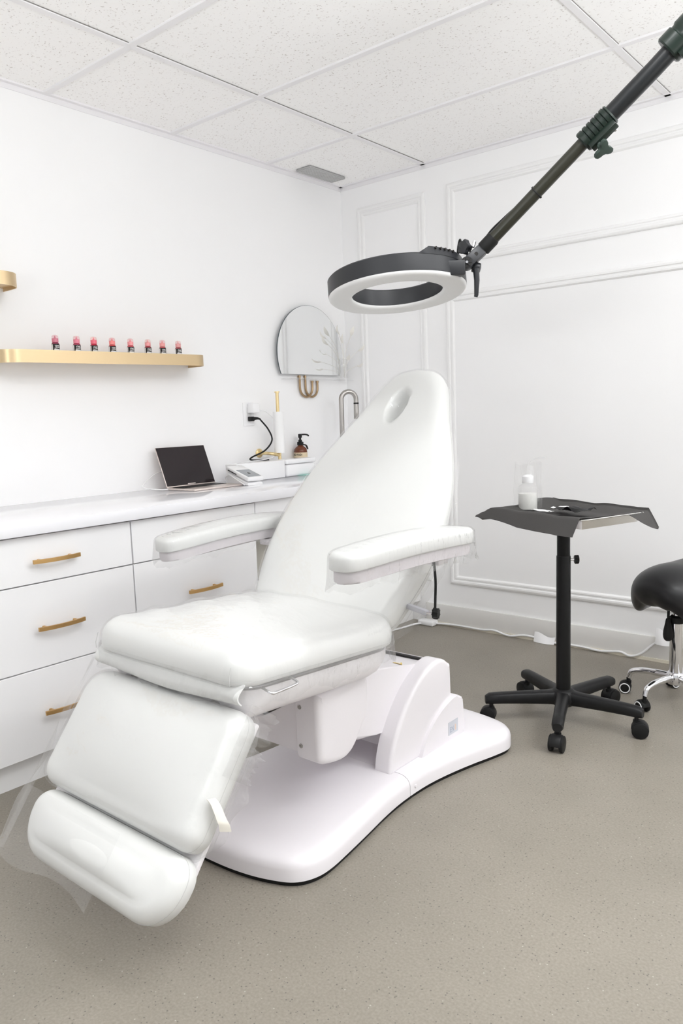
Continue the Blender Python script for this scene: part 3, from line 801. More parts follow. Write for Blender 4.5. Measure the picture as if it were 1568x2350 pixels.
# seat cushion
th = R(4.2)
frS = ((XC, 1.088, .572), (1, 0, 0), (0, math.cos(th), -math.sin(th)), (0, math.sin(th), math.cos(th)))
olS = resample(rrect(-.298, .300, 0, .63, (.085, .066, .11, .11), 10), 160)
def seat_post(u, v, h):
    if h > .03:
        h += .004*math.sin(u*9+v*4)*math.sin(v*5)
        h += .004*abs(math.sin((v*1.0+u*.55+.3*u*u)*26))**4*smooth(.26, -.15, u)*smooth(.02, .2, v)
    return h
b = new(); pad(b, olS, frS, .084, .056, .012, .034, 20, seat_post, dome=True); cushS = obj('seat_cushion', b, MVINYL, chair, 60)
# short stitched seams at the two front corners
O_, U_, W_, N_ = [V(a) for a in frS]
for s in (-1, 1):
    b = new(); tube(b, [O_+U_*(s*.262)+W_*.0005+N_*.004, O_+U_*(s*.262)-W_*.0008+N_*.020, O_+U_*(s*.260)+W_*.005+N_*.045], .0009, 6)
    obj('corner_seam', b, MSEAM, cushS, 60)
# flap between seat and legrest
b = new()
def flap(u, v):
    x = XC-.268+.556*u
    sag = .010*math.sin(math.pi*u)
    y = 1.112-.024*math.sin(v*math.pi*.8)+.003*math.sin(u*9); z = .576-.040*v-sag*v
    return V((x, y, z))
grid(b, flap, 24, 8); solidify(b, .003); obj('knee_flap', b, MVINYL, chair, 60)

# legrest and footrest
t1 = V((0, .603, .798)); n1 = V((0, -.798, .603))
frL = (V((XC, .896, .288))-n1*.082, (1, 0, 0), t1, n1)
olL = resample(rrect(-.300, .302, .0, .312, (.05, .045, .05, .075)), 150)
b = new(); pad(b, olL, frL, .068, .040, .012, .020, 16, dome=True); cushL = obj('legrest_cushion', b, MVINYL, chair, 60)
olF = resample(rrect(-.272, .308, -.160, -.006, (.105, .10, .048, .048)), 140)
frF = (V((XC, .896, .288))-n1*.082, (1, 0, 0), t1, n1)
b = new(); pad(b, olF, frF, .066, .040, .012, .016, 14, dome=True); cushF = obj('footrest_cushion', b, MVINYL, chair, 60)
b = new(); box(b, (-.285, -.10, -.014), (.285, .30, .0), .004, 2, Matrix(((1, 0, 0, frL[0].x), (0, t1.y, n1.y, frL[0].y), (0, t1.z, n1.z, frL[0].z), (0, 0, 0, 1)))); obj('legrest_board', b, MPLASTD, chair)
b = new()
for s in (-1, 1):
    tube(b, [(XC+s*.16, 1.13, .50), (XC+s*.16, 1.30, .51)], .014, 12)
    tube(b, [(XC+s*.16, 1.14, .50), frL[0]+V((s*.16, 0, 0))+t1*.22], .012, 12)
obj('legrest_hinge', b, MSTEEL, chair)
# seam lines on the pads
def edge_line(name, ol, fr, off, h, rad=.0009):
    b = new(); O_, U_, W_, N_ = [V(a) for a in fr]
    pts = [O_+U_*q[0]+W_*q[1]+N_*h for q in offset(ol, off)]
    tube(b, pts+[pts[0]], rad, 5, False); return obj(name, b, MSEAM, chair, 60)
edge_line('legrest_seam', olL, frL, -.0005, .030)
edge_line('footrest_seam', olF, frF, -.0005, .030)
edge_line('seat_piping', olS, frS, -.003, .006, .0012)
# wire handle under the seat edge and cream strap
b = new(); tube(b, spline([(-1.235, 1.165, .555), (-1.207, 1.168, .548), (-1.203, 1.185, .547), (-1.203, 1.235, .547), (-1.207, 1.252, .549), (-1.235, 1.255, .555)], 6), .0035, 10); obj('release_handle', b, MCHROME, chair)
b = new()
def strap(u, v):
    p = V((-1.218, .985, .372)).lerp(V((-1.200, .985, .300)), v)
    return p+V((.010*math.sin(v*3)+.012*u*v, .022*(u-.5)+.014*v, -.006*u+.004*math.sin(v*9)))
grid(b, strap, 6, 14); solidify(b, .0016); obj('tie_strap', b, MSTRAP, chair, 60, label='cream tie strap')

# backrest
tb = R(50.8)
frB = ((XC, 1.66+.085*math.sin(tb), .62-.085*math.cos(tb)), (1, 0, 0), (0, math.cos(tb), math.sin(tb)), (0, -math.sin(tb), math.cos(tb)))
hw = [(0, -.045), (.20, -.04), (.262, -.02), (.287, .05), (.305, .12), (.314, .20), (.314, .27), (.305, .35), (.289, .43), (.268, .50), (.244, .56), (.212, .635), (.182, .70), (.154, .77), (.130, .83), (.102, .875), (.065, .902), (.0, .914)]
hb = [(p.x, p.y) for p in spline([(p[0], p[1], 0) for p in hw], 6)]
olB = resample(hb+[(-x, y) for x, y in hb[::-1][1:-1]], 200)
def hole(u, v, h):
    if h < .04: return h
    d = math.hypot((u+.006)/.037, (v-.735)/.070)
    h -= .080*(1-smooth(.62, 1.10, d))
    return h-.004*math.exp(-((u/.1)**2+((v-.3)/.2)**2))
b = new(); pad(b, olB, frB, .085, .045, .015, .012, 44, hole); cushB = obj('backrest_cushion', b, MVINYL, chair, 60)
O_, U_, W_, N_ = [V(a) for a in frB]
bMat = Matrix(((1, 0, 0, O_.x), (0, W_.y, N_.y, O_.y), (0, W_.z, N_.z, O_.z), (0, 0, 0, 1)))
b = new(); prism(b, [O_+U_*q[0]*.9+W_*(q[1]*.94+.02)-N_*.022 for q in resample(olB, 90)], N_*.022); obj('back_board', b, MPLASTD, chair, 30)
b = new()
for s in (-1, 1): tube(b, [(XC+s*.2, 1.62, .53), O_+U_*s*.2+W_*.06-N_*.03, O_+U_*s*.2+W_*.4-N_*.03], .012, 12)
obj('back_frame', b, MSTEEL, chair)
edge_line('backrest_seam', olB, frB, -.0003, .022)

# armrests
def armrest(xa, ya, za, xb, yb, zb, sgn, yaw_in):
    A, B = V((xa, ya, za)), V((xb, yb, zb)); d = (B-A).normalized(); L = (B-A).length
    U = d.cross(V((0, 0, 1))).normalized(); N = U.cross(d)
    fr = (A, U, d, N)
    # half-width along the arm: slim rounded front, fuller middle
    hwp = [(0, 0), (.022, .003), (.038, .016), (.047, .045), (.051, .11), (.053, .22), (.053, .34), (.050, .44), (.044, L-.035), (.034, L-.010), (.018, L-.001), (0, L)]
    h2 = [(p.x, p.y) for p in spline([(p[0], p[1], 0) for p in hwp], 5)]
    ol = resample(h2+[(-x, y) for x, y in h2[::-1][1:-1]], 110)
    def bow(u, v, h): return h+.010*math.sin(math.pi*v/L)
    b = new(); pad(b, ol, fr, .044, .017, .006, .008, 6, bow); arm = obj('armrest_pad', b, MVINYL, chair, 60)
    b = new()
    o2 = offset(ol, -.010)
    prism(b, [A+U*q[0]+d*q[1]+N*(-.030+.010*math.sin(math.pi*q[1]/L)) for q in o2], N*.032, .006); obj('armrest_shell', b, MSHELL, arm, 40)
    b = new(); xi = XC+sgn*.285; m_ = A+d*(L*.80)
    box(b, (min(xi, m_.x), m_.y-.025, m_.z-.050), (max(xi, m_.x), m_.y+.025, m_.z-.028), .004, 2); obj('armrest_bracket', b, MPLAST, arm)
    return ol, fr, L, bow, arm
armR = armrest(-1.128, 1.316, .806, -1.118, 1.866, .798, 1, 0)
armL = armrest(-1.905, 1.402, .770, -1.912, 1.960, .784, -1, 0)

# tilt lever with knob and cable under the right armrest
b = new(); box(b, (-.007, 0, -.007), (.007, .135, .007), .002, 2, Matrix.Translation((-1.145, 1.708, .622)) @ Matrix.Rotation(R(68), 4, 'Z')); lev = obj('tilt_lever', b, MLEVER, chair)
b = new(); tube(b, [(-1.147, 1.707, .622), (-1.128, 1.7145, .622)], .004, 10); obj('lever_tip', b, MCHROME, lev)
b = new(); kd = V((.97, .26, 0)).normalized(); x_, y_ = basis(kd)
pts = []
for k in range(28):
    a = 2*math.pi*k/28; rr_ = .0145+.0014*math.cos(a*7); pts.append(V((-1.130, 1.714, .622))+(x_*math.cos(a)+y_*math.sin(a))*rr_)
prism(b, pts, kd*.016, .003); obj('lever_knob', b, MRUB, lev)
b = new(); tube(b, spline([(-1.130, 1.722, .785), (-1.128, 1.720, .765), (-1.124, 1.720, .71), (-1.126, 1.720, .66), (-1.126, 1.718, .632)], 6), .0036, 10)
lathe(b, [(.005, 0), (.005, .03), (.0035, .034)], (-1.130, 1.721, .752), (0, 0, 1), 10); obj('brake_cable', b, MRUB, chair, 60, label='black cable hanging from the right armrest')

# ------------------------------------------------------------------ clear plastic covers (lifted off the chair, each its own sheet)
def ragged(amp, base, seed, freq=9, out_amp=.006):
    def f1(k):
        p = V((math.cos(2*math.pi*k), math.sin(2*math.pi*k), seed))
        return (.005+out_amp*noise.noise(p*freq*.7), base*.5)
    def f0(k):
        p = V((math.cos(2*math.pi*k), math.sin(2*math.pi*k), seed))
        return (.004+out_amp*2.2*noise.noise(p*freq), base+amp*(noise.noise(p*freq*.6+V((5, 5, 5)))+.6*noise.noise(p*freq*1.9)))
    return [f0, f1]

def cover(name, ol, fr, T, rt, crown, nin, post, sk, mtl, label, seed, parent, dome=True):
    b = new(); o3 = offset(ol, .0045)
    def pp(u, v, h):
        h2 = post(u, v, h) if post else h
        return h2+max(-.0012, wr_noise(V((u*1.0, v*2.0, seed)), 7, .0030))+.0015
    pad(b, o3, fr, T+.004, rt+.002, .01, crown, nin, pp, False, sk, dome=dome)
    return obj(name, b, mtl, parent, 80, label=label)
def seat_wr(u, v, h):
    if h > .04:
        h += .007*abs(math.sin((v*1.0+u*.55+.3*u*u)*26))**4*smooth(.26, -.15, u)*smooth(.02, .2, v)
    return h+.004*math.sin(u*9+v*4)*math.sin(v*5)*(h > .03)
cover('plastic_cover', olS, frS, .084, .056, .034, 34, seat_wr, ragged(.004, .004, 2.0, 7, .002), MFILM, 'clear plastic cover stretched over the seat cushion with ragged hem', 2, cushS)
def hole2(u, v, h):
    if h < .04: return h
    d = math.hypot((u+.006)/.037, (v-.735)/.070)
    return h-.036*(1-smooth(.45, 1.15, d))
cover('plastic_cover', olB, frB, .085, .045, .012, 40, hole2, ragged(.003, .008, 5.0, 7, .001), MFILM, 'clear plastic cover pulled over the tall backrest and its face hole', 5, cushB, False)
cover('plastic_cover', olL, frL, .068, .040, .020, 20, None, ragged(.004, .006, 8.0, 6, .002), MFILM, 'clear plastic cover over the sloping legrest cushion', 8, cushL)
def hem_strip(ol, fr, base, amp, seed, parent, label, n=6, keep=None):
    b = new(); O_, U_, W_, N_ = [V(a) for a in fr]; m_ = len(ol); rows = []
    for k in range(m_):
        p = V((ol[k][0]*9, ol[k][1]*9, seed)); q0 = offset([ol[k-1], ol[k], ol[(k+1) % m_]], 1)[1]
        nx, ny = q0[0]-ol[k][0], q0[1]-ol[k][1]
        low = base+amp*(noise.noise(p*1.1)+.7*noise.noise(p*3.1))
        wt = keep(*ol[k]) if keep else 1
        row = []
        for j in range(n+1):
            f = j/n; o_ = .006+f*(.006+.010*noise.noise(p*2.6+V((0, 0, f)))+.006*noise.noise(p*6))
            row.append(b.verts.new(O_+U_*(ol[k][0]+nx*o_)+W_*(ol[k][1]+ny*o_)+N_*(.016+(low-.016)*f*wt)))
        rows.append(row)
    for k in range(m_):
        if keep and not (keep(*ol[k]) or keep(*ol[(k+1) % m_])): continue
        A, B = rows[k], rows[(k+1) % m_]
        for j in range(n): b.faces.new((A[j], B[j], B[j+1], A[j+1]))
    bmesh.ops.delete(b, geom=[v for v in b.verts if not v.link_faces], context='VERTS')
    return obj('plastic_hem', b, MFILM3, parent, 80, label=label)
hem_strip(olS, frS, -.045, .030, 2.5, cushS, 'ragged hem of the clear plastic under the seat edge')
hem_strip(olB, frB, -.030, .016, 6.5, cushB, 'gathered edge of the clear plastic along the backrest', keep=lambda u, v: smooth(.32, .18, v))
hem_strip(olL, frL, -.028, .022, 9.5, cushL, 'gathered edge of the clear plastic along the legrest', keep=lambda u, v: (u > .1)*smooth(.30, .16, v)*smooth(.0, .06, v))
for (ol, fr, L, bow, arm), sd, lab in ((armR, 11., 'clear crinkled plastic sleeve on the right armrest nearest the tray stand'), (armL, 14., 'clear crinkled plastic sleeve on the left armrest beside the drawers')):
    b = new(); o3 = offset(ol, .004); A, U, d, N = [V(a) for a in fr]
    def skb(f):
        return lambda k, f=f: (f(k)[0], f(k)[1]+.010*math.sin(math.pi*min(1, max(0, ol[int(k*len(ol)) % len(ol)][1]/L))))
    pad(b, o3, fr, .047, .018, .008, .008, 8, lambda u, v, h: bow(u, v, h)+wr_noise(V((u*3, v*2, sd)), 9, .0016), False, [skb(f) for f in ragged(.016, -.044, sd, 8, .007)])
    obj('plastic_sleeve', b, MFILM3, arm, 80, label=lab)
# loose sheet hanging off the left side and lower end of the legrest
b = new()
OL, UL, WL, NL = [V(a) for a in frL]
def loose(u, v):          # u from the pad edge outwards, v from the knee down
    top = OL+UL*(-.292)+WL*(.325-.50*v)+NL*(.068-.01*v)
    wid = .014+.115*v+.010*math.sin(v*11)
    p = top+UL*(-wid*u)+NL*(-.055*u*u*v)
    return p+NL*(.010*math.sin(u*4+v*13)*u)+V((0, 0, -.03*u*v))
grid(b, loose, 12, 30)
obj('plastic_sheet', b, MFILM2, cushL, 80, label='loose clear plastic sheet hanging beyond the left side of the legrest')
b = new()
def hem(u, v):
    p = OL+UL*(-.285+.395*u)+WL*(-.02-.158*v-.012*v*math.sin(u*7))+NL*(.080+.004*math.sin(u*13)*v)
    return p
grid(b, hem, 26, 10)
obj('plastic_sheet', b, MFILM, cushF, 80, label='clear plastic sheet over the footrest with hem past its lower edge')
# gathered plastic at the right side of the knee and legrest
b = new()
def gather(u, v):
    f = noise.noise(V((v*9, 0, 3)))+.6*noise.noise(V((v*23, u*2, 8)))
    p = OL+UL*(.306+.014*u+.016*f*u)+WL*(.330-.16*v)+NL*(.060-(.075+.03*f)*u)
    return p+V((.008*u*noise.noise(V((v*30, u*3, 1))), 0, 0))
grid(b, gather, 8, 44)
obj('plastic_sheet', b, MFILM3, cushL, 80, label='crumpled clear plastic edge at the right side of the knee joint')

# ================================================================== RING LIGHT ON BOOM
rc = V((-1.317, 1.846, 1.503))
rm_ = V((.8179, .5723, .06)).normalized(); rs = V((-.5625, .8175, -.124)); rs = (rs-rm_*rs.dot(rm_)).normalized()
rn = rm_.cross(rs).normalized()
if rn.z < 0: rn = -rn                # pointing up, away from the lit face
ring = thing('ring_light', 'black ring light with pale frosted face above the chair', 'ring light', rc)
Ro, Ri = .197, .129
b = new(); seg = 96; x_, y_ = rm_, rn.cross(rm_)
def ringlathe(b, prof):
    rg = [[b.verts.new(rc+(x_*math.cos(2*math.pi*k/seg)+y_*math.sin(2*math.pi*k/seg))*r_+rn*h) for k in range(seg)] for r_, h in prof]
    for i in range(len(rg)):
        A, B = rg[i], rg[(i+1) % len(rg)]
        for k in range(seg): b.faces.new((A[k], A[(k+1) % seg], B[(k+1) % seg], B[k]))
ringlathe(b, [(Ro, .004), (Ro+.0005, .010), (Ro, .048), (Ro-.004, .052), (Ri+.004, .052), (Ri, .048), (Ri, .004), (Ri+.004, .003), (Ro-.004, .003)])
obj('housing', b, MRING, ring, 35)
b = new(); ringlathe(b, [(Ro-.0005, .004), (Ro-.001, -.001), (Ro-.006, -.006), (Ro-.016, -.008), (Ri+.012, -.008), (Ri+.004, -.005), (Ri+.001, .001), (Ri+.001, .004)])
obj('diffuser', b, MLENS, ring, 50, label='pale frosted diffuser')
# control hump on the housing, mount side
P1 = V((-1.110, 1.884, 1.561)); P2 = V((-1.076, 1.934, 1.612))
radial = (P1-rc); radial = (radial-rn*radial.dot(rn)).normalized(); tang = rn.cross(radial)
b = new()
ang0 = math.atan2(radial.dot(y_), radial.dot(x_))
nseg = 24; rows = []
for k in range(nseg+1):
    a = ang0-.78+1.25*k/nseg; f = min(1, min(k, nseg-k)/3.0)
    dirv = x_*math.cos(a)+y_*math.sin(a)
    rows.append([b.verts.new(rc+dirv*(Ri+.01)+rn*.051), b.verts.new(rc+dirv*(Ri+.014)+rn*(.052+.018*f)), b.verts.new(rc+dirv*(Ro-.006)+rn*(.052+.018*f)), b.verts.new(rc+dirv*(Ro+.001)+rn*.047)])
for A, B in zip(rows, rows[1:]):
    for k in range(3): b.faces.new((A[k], A[k+1], B[k+1], B[k]))
b.faces.new(rows[0]); b.faces.new(rows[-1][::-1])
hump = obj('driver_hump', b, MRING, ring, 35)
b = new()
for k in range(5):
    a = ang0-.52+.085*k; dirv = x_*math.cos(a)+y_*math.sin(a); c = rc+dirv*(Ro-.004)+rn*.066
    lathe(b, [(.0032, -.004), (.0032, .0045), (0, .0045)], c, dirv, 8)
obj('vent_holes', b, MINK, hump)
def framebox(b, c, ax, ay, az, sx, sy, sz, bev=.003):
    M = Matrix(((ax.x, ay.x, az.x, c.x), (ax.y, ay.y, az.y, c.y), (ax.z, ay.z, az.z, c.z), (0, 0, 0, 1)))
    box(b, (-sx/2, -sy/2, -sz/2), (sx/2, sy/2, sz/2), bev, 2, M)
# mount block between ring and pivot (towards the boom, slightly to the camera side)
E1 = V((-1.155, 1.826, 1.558)); PV = V((-1.128, 1.862, 1.575))
fdir = V((.80, .60, 0)).normalized(); sdir = V((.62, -.78, 0)).normalized()
b = new(); framebox(b, V((-1.138, 1.836, 1.545)), fdir, fdir.cross(V((0, 0, 1))), V((0, 0, 1)), .085, .040, .038); obj('mount_arm', b, MRING, ring)
camdir = V((-P1.x, -P1.y, 0)).normalized()
b = new()
lathe(b, [(0, 0), (.015, 0), (.0165, .003), (.0165, .036), (.0155, .040), (0, .040)], P1-camdir*.02, camdir, 32); piv = obj('pivot', b, MRING, ring, 35)
b = new(); lathe(b, [(.0135, 0), (.0135, .0015), (0, .0015)], P1+camdir*.0195, camdir, 28); obj('pivot_recess', b, MINK, piv)
b = new(); x2, y2 = basis(camdir)
for k in range(7):
    a = 2*math.pi*k/7; dv = x2*math.cos(a)+y2*math.sin(a); framebox(b, P1+camdir*.0215+dv*.0088, dv, dv.cross(camdir), camdir, .0085, .0013, .003, 0)
lathe(b, [(.0050, .0), (.0050, .004), (0, .004)], P1+camdir*.0195, camdir, 16); obj('pivot_spokes', b, MRING, piv)
b = new(); lathe(b, [(.0042, 0), (.0035, .002), (0, .002)], P1+camdir*.0236, camdir, 14); obj('pivot_bolt', b, MCHROME, piv)
# upper bracket to the boom end
bd = (P2-P1).normalized()
b = new(); framebox(b, P1+bd*.034, bd, bd.cross(camdir).normalized(), camdir, .052, .030, .030, .003); framebox(b, P1+bd*.042-camdir*.016, bd, bd.cross(camdir).normalized(), camdir, .040, .030, .02, .003); br = obj('bracket', b, MRING, ring)
b = new(); lathe(b, [(.0055, 0), (.0055, .001), (0, .001)], P1+bd*.036+camdir*.0152, camdir, 16); obj('bracket_hole', b, MINK, br)
b = new(); K1 = V((-1.112, 1.935, 1.633)); side = bd.cross(camdir).normalized()
if side.z < 0: side = -side
kax = (bd*.55+side*.85-camdir*.1).normalized()
def star(b, c, ax, r, h, n=5, depth=.28):
    x3, y3 = basis(ax); pts = []
    for k in range(n*8):
        a = 2*math.pi*k/(n*8); rr_ = r*(1-depth*.5+depth*.5*math.cos(n*a)); pts.append(c+(x3*math.cos(a)+y3*math.sin(a))*rr_)
    prism(b, pts, ax*h, .0015)
star(b, P1+bd*.035+side*.030+V((-.006, 0, 0)), (side*.6-bd*.5+camdir*.6).normalized(), .021, .014); lathe(b, [(.008, -.014), (.008, .004), (0, .004)], P1+bd*.035+side*.030+V((-.006, 0, 0)), (side*.6-bd*.5+camdir*.6).normalized(), 14)
obj('star_knob', b, MRING, ring, 35)
b = new(); tube(b, [P1+bd*.045+side*.022, P1+bd*.060+side*.030], .005, 10); tube(b, [P1+bd*.055, P1+bd*.078], .008, 12); obj('spigot', b, MCHROME, ring)
b = new(); lathe(b, [(0, .0), (.013, 0), (.015, .01), (.012, .022), (0, .024)], P1-camdir*.022+V((.012, .008, -.006)), (.9, .4, -.2), 20)
HL = P1+V((.022, .010, -.016))
tube(b, [HL, HL+V((.002, .0, -.03)), HL+V((0, 0, -.068)), HL+V((-.002, 0, -.074))], [.0085, .0075, .0058, .005], 12); obj('lock_handle', b, MRING, ring, 50)
b = new(); H0 = rc+radial*(Ro-.015)+rn*.06+tang*.018
tube(b, spline([H0, H0+V((.0, .004, .03)), H0+V((.006, .006, .052)), H0+V((.018, .0, .030)), H0+V((.045, -.006, .012)), P1+V((.0, .0, .02))], 8), .0026, 8)
lathe(b, [(.005, 0), (.0045, .018), (0, .018)], H0+V((0, 0, -.002)), (0, .1, 1), 10); obj('power_lead', b, MRUB, ring, 60)

# boom arm
B0, B1, B2, B3 = V((-1.076, 1.934, 1.612)), V((-.821, 1.988, 1.834)), V((-.663, 2.010, 1.963)), V((-.25, 2.08, 2.325))
boom = thing('boom_arm', 'dark telescopic boom arm rising to the upper right, holding the ring light', 'boom arm', (-.2, 2.09, 0))
bdir = (B1-B0).normalized()
b = new(); tube(b, [B0+bdir*.01, B1], .0165, 24); obj('inner_tube', b, MTUBE, boom, 50)
b = new(); tube(b, [B1-(B2-B1).normalized()*.01, B2, B3], .0215, 24); obj('outer_tube', b, MTUBE2, boom, 50)
b = new(); lathe(b, [(0, -.022), (.015, -.022), (.0195, -.018), (.0195, .016), (.0175, .022), (0, .022)], B0+bdir*.004, bdir, 24); obj('end_socket', b, MRUB, boom)
bd2 = (B2-B1).normalized(); x4, y4 = basis(bd2)
if y4.z > 0: y4 = -y4
low = (V((.35, -.25, -.6))-bd2*V((.35, -.25, -.6)).dot(bd2)).normalized()
def clamp(name, c, L, r, mtl, parent, ribs):
    b = new()
    prof_ = [(r*.9, -L/2), (r, -L/2+.004)]
    for k in range(ribs):
        s0 = -L/2+.006+(L-.012)*k/ribs; w_ = (L-.012)/ribs
        prof_ += [(r, s0+w_*.12), (r, s0+w_*.75), (r*.90, s0+w_*.82), (r*.90, s0+w_*.95)]
    prof_ += [(r, L/2-.004), (r*.9, L/2)]
    lathe(b, prof_, c, bd2, 28)
    framebox(b, c+low*(r+.005), bd2, bd2.cross(low), low, L*.85, .020, .022, .003)
    return obj(name, b, mtl, parent, 30)
c1 = V((-.795, 1.993, 1.857))
cl = clamp('lock_collar', c1, .090, .0275, MGREEN, boom, 6)
b = new(); tube(b, [c1+low*.03-bd2*.02, c1+low*.056-bd2*.02], .005, 10); obj('lock_screw', b, MCHROME, cl)
b = new(); kc = c1+low*.056-bd2*.02
lathe(b, [(0, -.006), (.009, -.006), (.010, .01), (0, .01)], kc, low, 16); star(b, kc+low*.008, low, .027, .010, 3, .62); obj('wing_knob', b, MKNOBG, cl, 40, label='green grey wing knob')
b = new(); lathe(b, [(.006, 0), (.006, .012), (.004, .013), (0, .012)], c1+low*.026+bd2*.028+bd2.cross(low)*.012, bd2.cross(low), 12); obj('collar_bolt', b, MCHROME, cl)
c2 = V((-.585, 2.022, 2.035))
cl2 = clamp('boom_clamp', c2, .125, .036, MGREEN, boom, 3)
b = new()
up_ = -low
for s in (-.036, .022):
    lathe(b, [(.0075, -.010), (.0075, .010), (.004, .0105), (0, .008)], c2+up_*.036+bd2*s+camdir*.01, camdir, 14)
obj('clamp_bolt', b, MCHROME, cl2)
b = new(); framebox(b, c2+low*.055+bd2*.045, (bd2*.8+V((.5, 0, .1))).normalized(), camdir, (bd2*.8+V((.5, 0, .1))).normalized().cross(camdir), .15, .03, .010, .003); obj('clamp_plate', b, MRUB, cl2)
b = new(); lathe(b, [(.03, -.02), (.03, .02), (0, .02)], c2+V((.085, .02, -.025)), camdir, 20); obj('clamp_pivot', b, MRUB, cl2)
b = new()
za = V((-1.0, 1.0, 0))
tz = B0.lerp(B1, .52)
tube(b, [tz+bdir*.0+(x4*math.cos(t_)+bdir.cross(x4)*math.sin(t_))*.0178 for t_ in [2*math.pi*k/24 for k in range(25)]], .0016, 6, False)
lathe(b, [(.0025, 0), (.0025, .008), (0, .008)], tz+up_*.017, up_, 8); lathe(b, [(.0025, 0), (.0025, .008), (0, .008)], tz+low*.017, low, 8)
obj('cable_tie', b, MRUB, boom)
b = new(); tube(b, spline([B0+up_*.018-bdir*.01, B0+bdir*.03+up_*.027, B0+bdir*.075+up_*.024, B0+bdir*.13+up_*.0185, tz+up_*.0185, B1+up_*.019], 8), .0028, 8); obj('lead', b, MRUB, boom, 60)
# stand that carries the boom, outside the right edge of the photograph
b = new(); tube(b, [(-.2, 2.09, .10), (-.2, 2.09, 1.2), (-.2, 2.09, 2.34)], .018, 20); obj('stand_pole', b, MTUBE2, boom, 50)
for a in (0, 80, -80):
    b = new(); d3 = V((math.cos(R(a)), math.sin(R(a)), 0))
    tube(b, [V((-.2, 2.09, .42)), V((-.2, 2.09, .03))+d3*.42, V((-.2, 2.09, .012))+d3*.45], .012, 12); obj('stand_leg', b, MTUBE2, boom, 50)

# ================================================================== TRAY STAND
TX, TY = -1.165, 2.635
tray = thing('tray_stand', 'black five-castor instrument stand with steel tray right of the chair', 'tray stand', (TX, TY, 0))
b = new(); lathe(b, [(0, .118), (.027, .118), (.0262, .13), (.0255, .625), (.0245, .628), (0, .628)], (TX, TY, 0), seg=28); obj('outer_column', b, MBLK, tray, 40)
b = new(); lathe(b, [(0, .60), (.0235, .60), (.0235, .748), (.04, .752), (.04, .761), (0, .761)], (TX, TY, 0), seg=28); obj('inner_column', b, MBLK, tray, 40)
b = new(); lathe(b, [(0, .060), (.034, .062), (.044, .070), (.050, .090), (.046, .112), (.034, .126), (0, .126)], (TX, TY, 0), seg=28); obj('hub', b, MBLKP, tray, 50)
kd = V((.80, .60, 0))
b = new(); kp = V((TX, TY, .613))+kd*.026
tube(b, [kp-kd*.004, kp+kd*.016], .0045, 10); kn = obj('knob_screw', b, MCHROME, tray)
b = new(); star(b, kp+kd*.014, kd, .0165, .014, 7, .2); obj('height_knob', b, MRUB, tray, 35)
def caster(parent, cx_, cy_, ang, r, wd, mh, mw, mc_, ztop):
    """twin-wheel caster under the leg end; ang = heading"""
    f = V((math.cos(ang), math.sin(ang), 0)); s = V((-f.y, f.x, 0)); c = V((cx_, cy_, 0))
    b = new(); tube(b, [c+V((0, 0, r*1.2)), c+V((0, 0, ztop))], .0075, 12)
    hc = c-f*.012+V((0, 0, r))
    pts = [hc+f*(r*1.05*math.cos(R(a)))+V((0, 0, r*1.12*math.sin(R(a)))) for a in range(5, 186, 12)]+[hc-f*r*.6, hc+f*r*.6]
    prism(b, [p-s*wd*.36 for p in pts], s*wd*.72, .003)
    lathe(b, [(.012, 0), (.012, .012), (0, .012)], c+V((0, 0, r*1.75)), (0, 0, 1), 16)
    cs = obj('caster', b, mh, parent, 40)
    for q in (-1, 1):
        b = new(); lathe(b, [(0, 0), (r*.55, 0), (r*.9, .0015), (r, .004), (r, wd*.28), (r*.9, wd*.31), (0, wd*.31)], hc+s*q*wd*.20, s*q, 28); wl = obj('wheel', b, mw, cs, 40)
        if mc_: 
            b = new(); ringpts = [(r*.62, wd*.312), (r*.90, wd*.312), (r*.90, wd*.33), (r*.62, wd*.33)]
            lathe(b, ringpts+[ringpts[0]], hc+s*q*wd*.20, s*q, 28) if False else tube(b, [hc+s*q*wd*.51+(f*math.cos(2*math.pi*k/28)+V((0, 0, 1))*math.sin(2*math.pi*k/28))*r*.80 for k in range(29)], r*.10, 8, False)
            obj('wheel_ring', b, mc_, cs, 50)
    return cs
heads = [200, 250, 330, 20, 100]
for k in range(5):
    a = R(2+72*k); d3 = V((math.cos(a), math.sin(a), 0)); s3 = V((-d3.y, d3.x, 0)); rl = .272
    b = new(); rings = []
    for f, zt, zb, w_ in ((.02, .122, .066, .030), (.06, .119, .068, .023), (.14, .117, .071, .021), (.23, .114, .073, .0205), (.275, .111, .073, .0205), (.290, .102, .073, .015)):
        c = V((TX, TY, 0))+d3*f; ring_ = []
        for t_ in range(12):
            an = 2*math.pi*t_/12; cx_, cz_ = math.cos(an), math.sin(an)
            px = math.copysign(abs(cx_)**.6, cx_)*w_; pz = (zt+zb)/2+math.copysign(abs(cz_)**.6, cz_)*(zt-zb)/2
            ring_.append(b.verts.new(c+s3*px+V((0, 0, pz))))
        rings.append(ring_)
    for A, B in zip(rings, rings[1:]):
        for t_ in range(12): b.faces.new((A[t_], A[(t_+1) % 12], B[(t_+1) % 12], B[t_]))
    b.faces.new(rings[0]); b.faces.new(rings[-1]); leg = obj('leg', b, MBLKP, tray, 50)
    e = V((TX, TY, 0))+d3*.268
    caster(leg, e.x, e.y, R(heads[k]), .0285, .050, MBLKP, MRUB, None, .078)
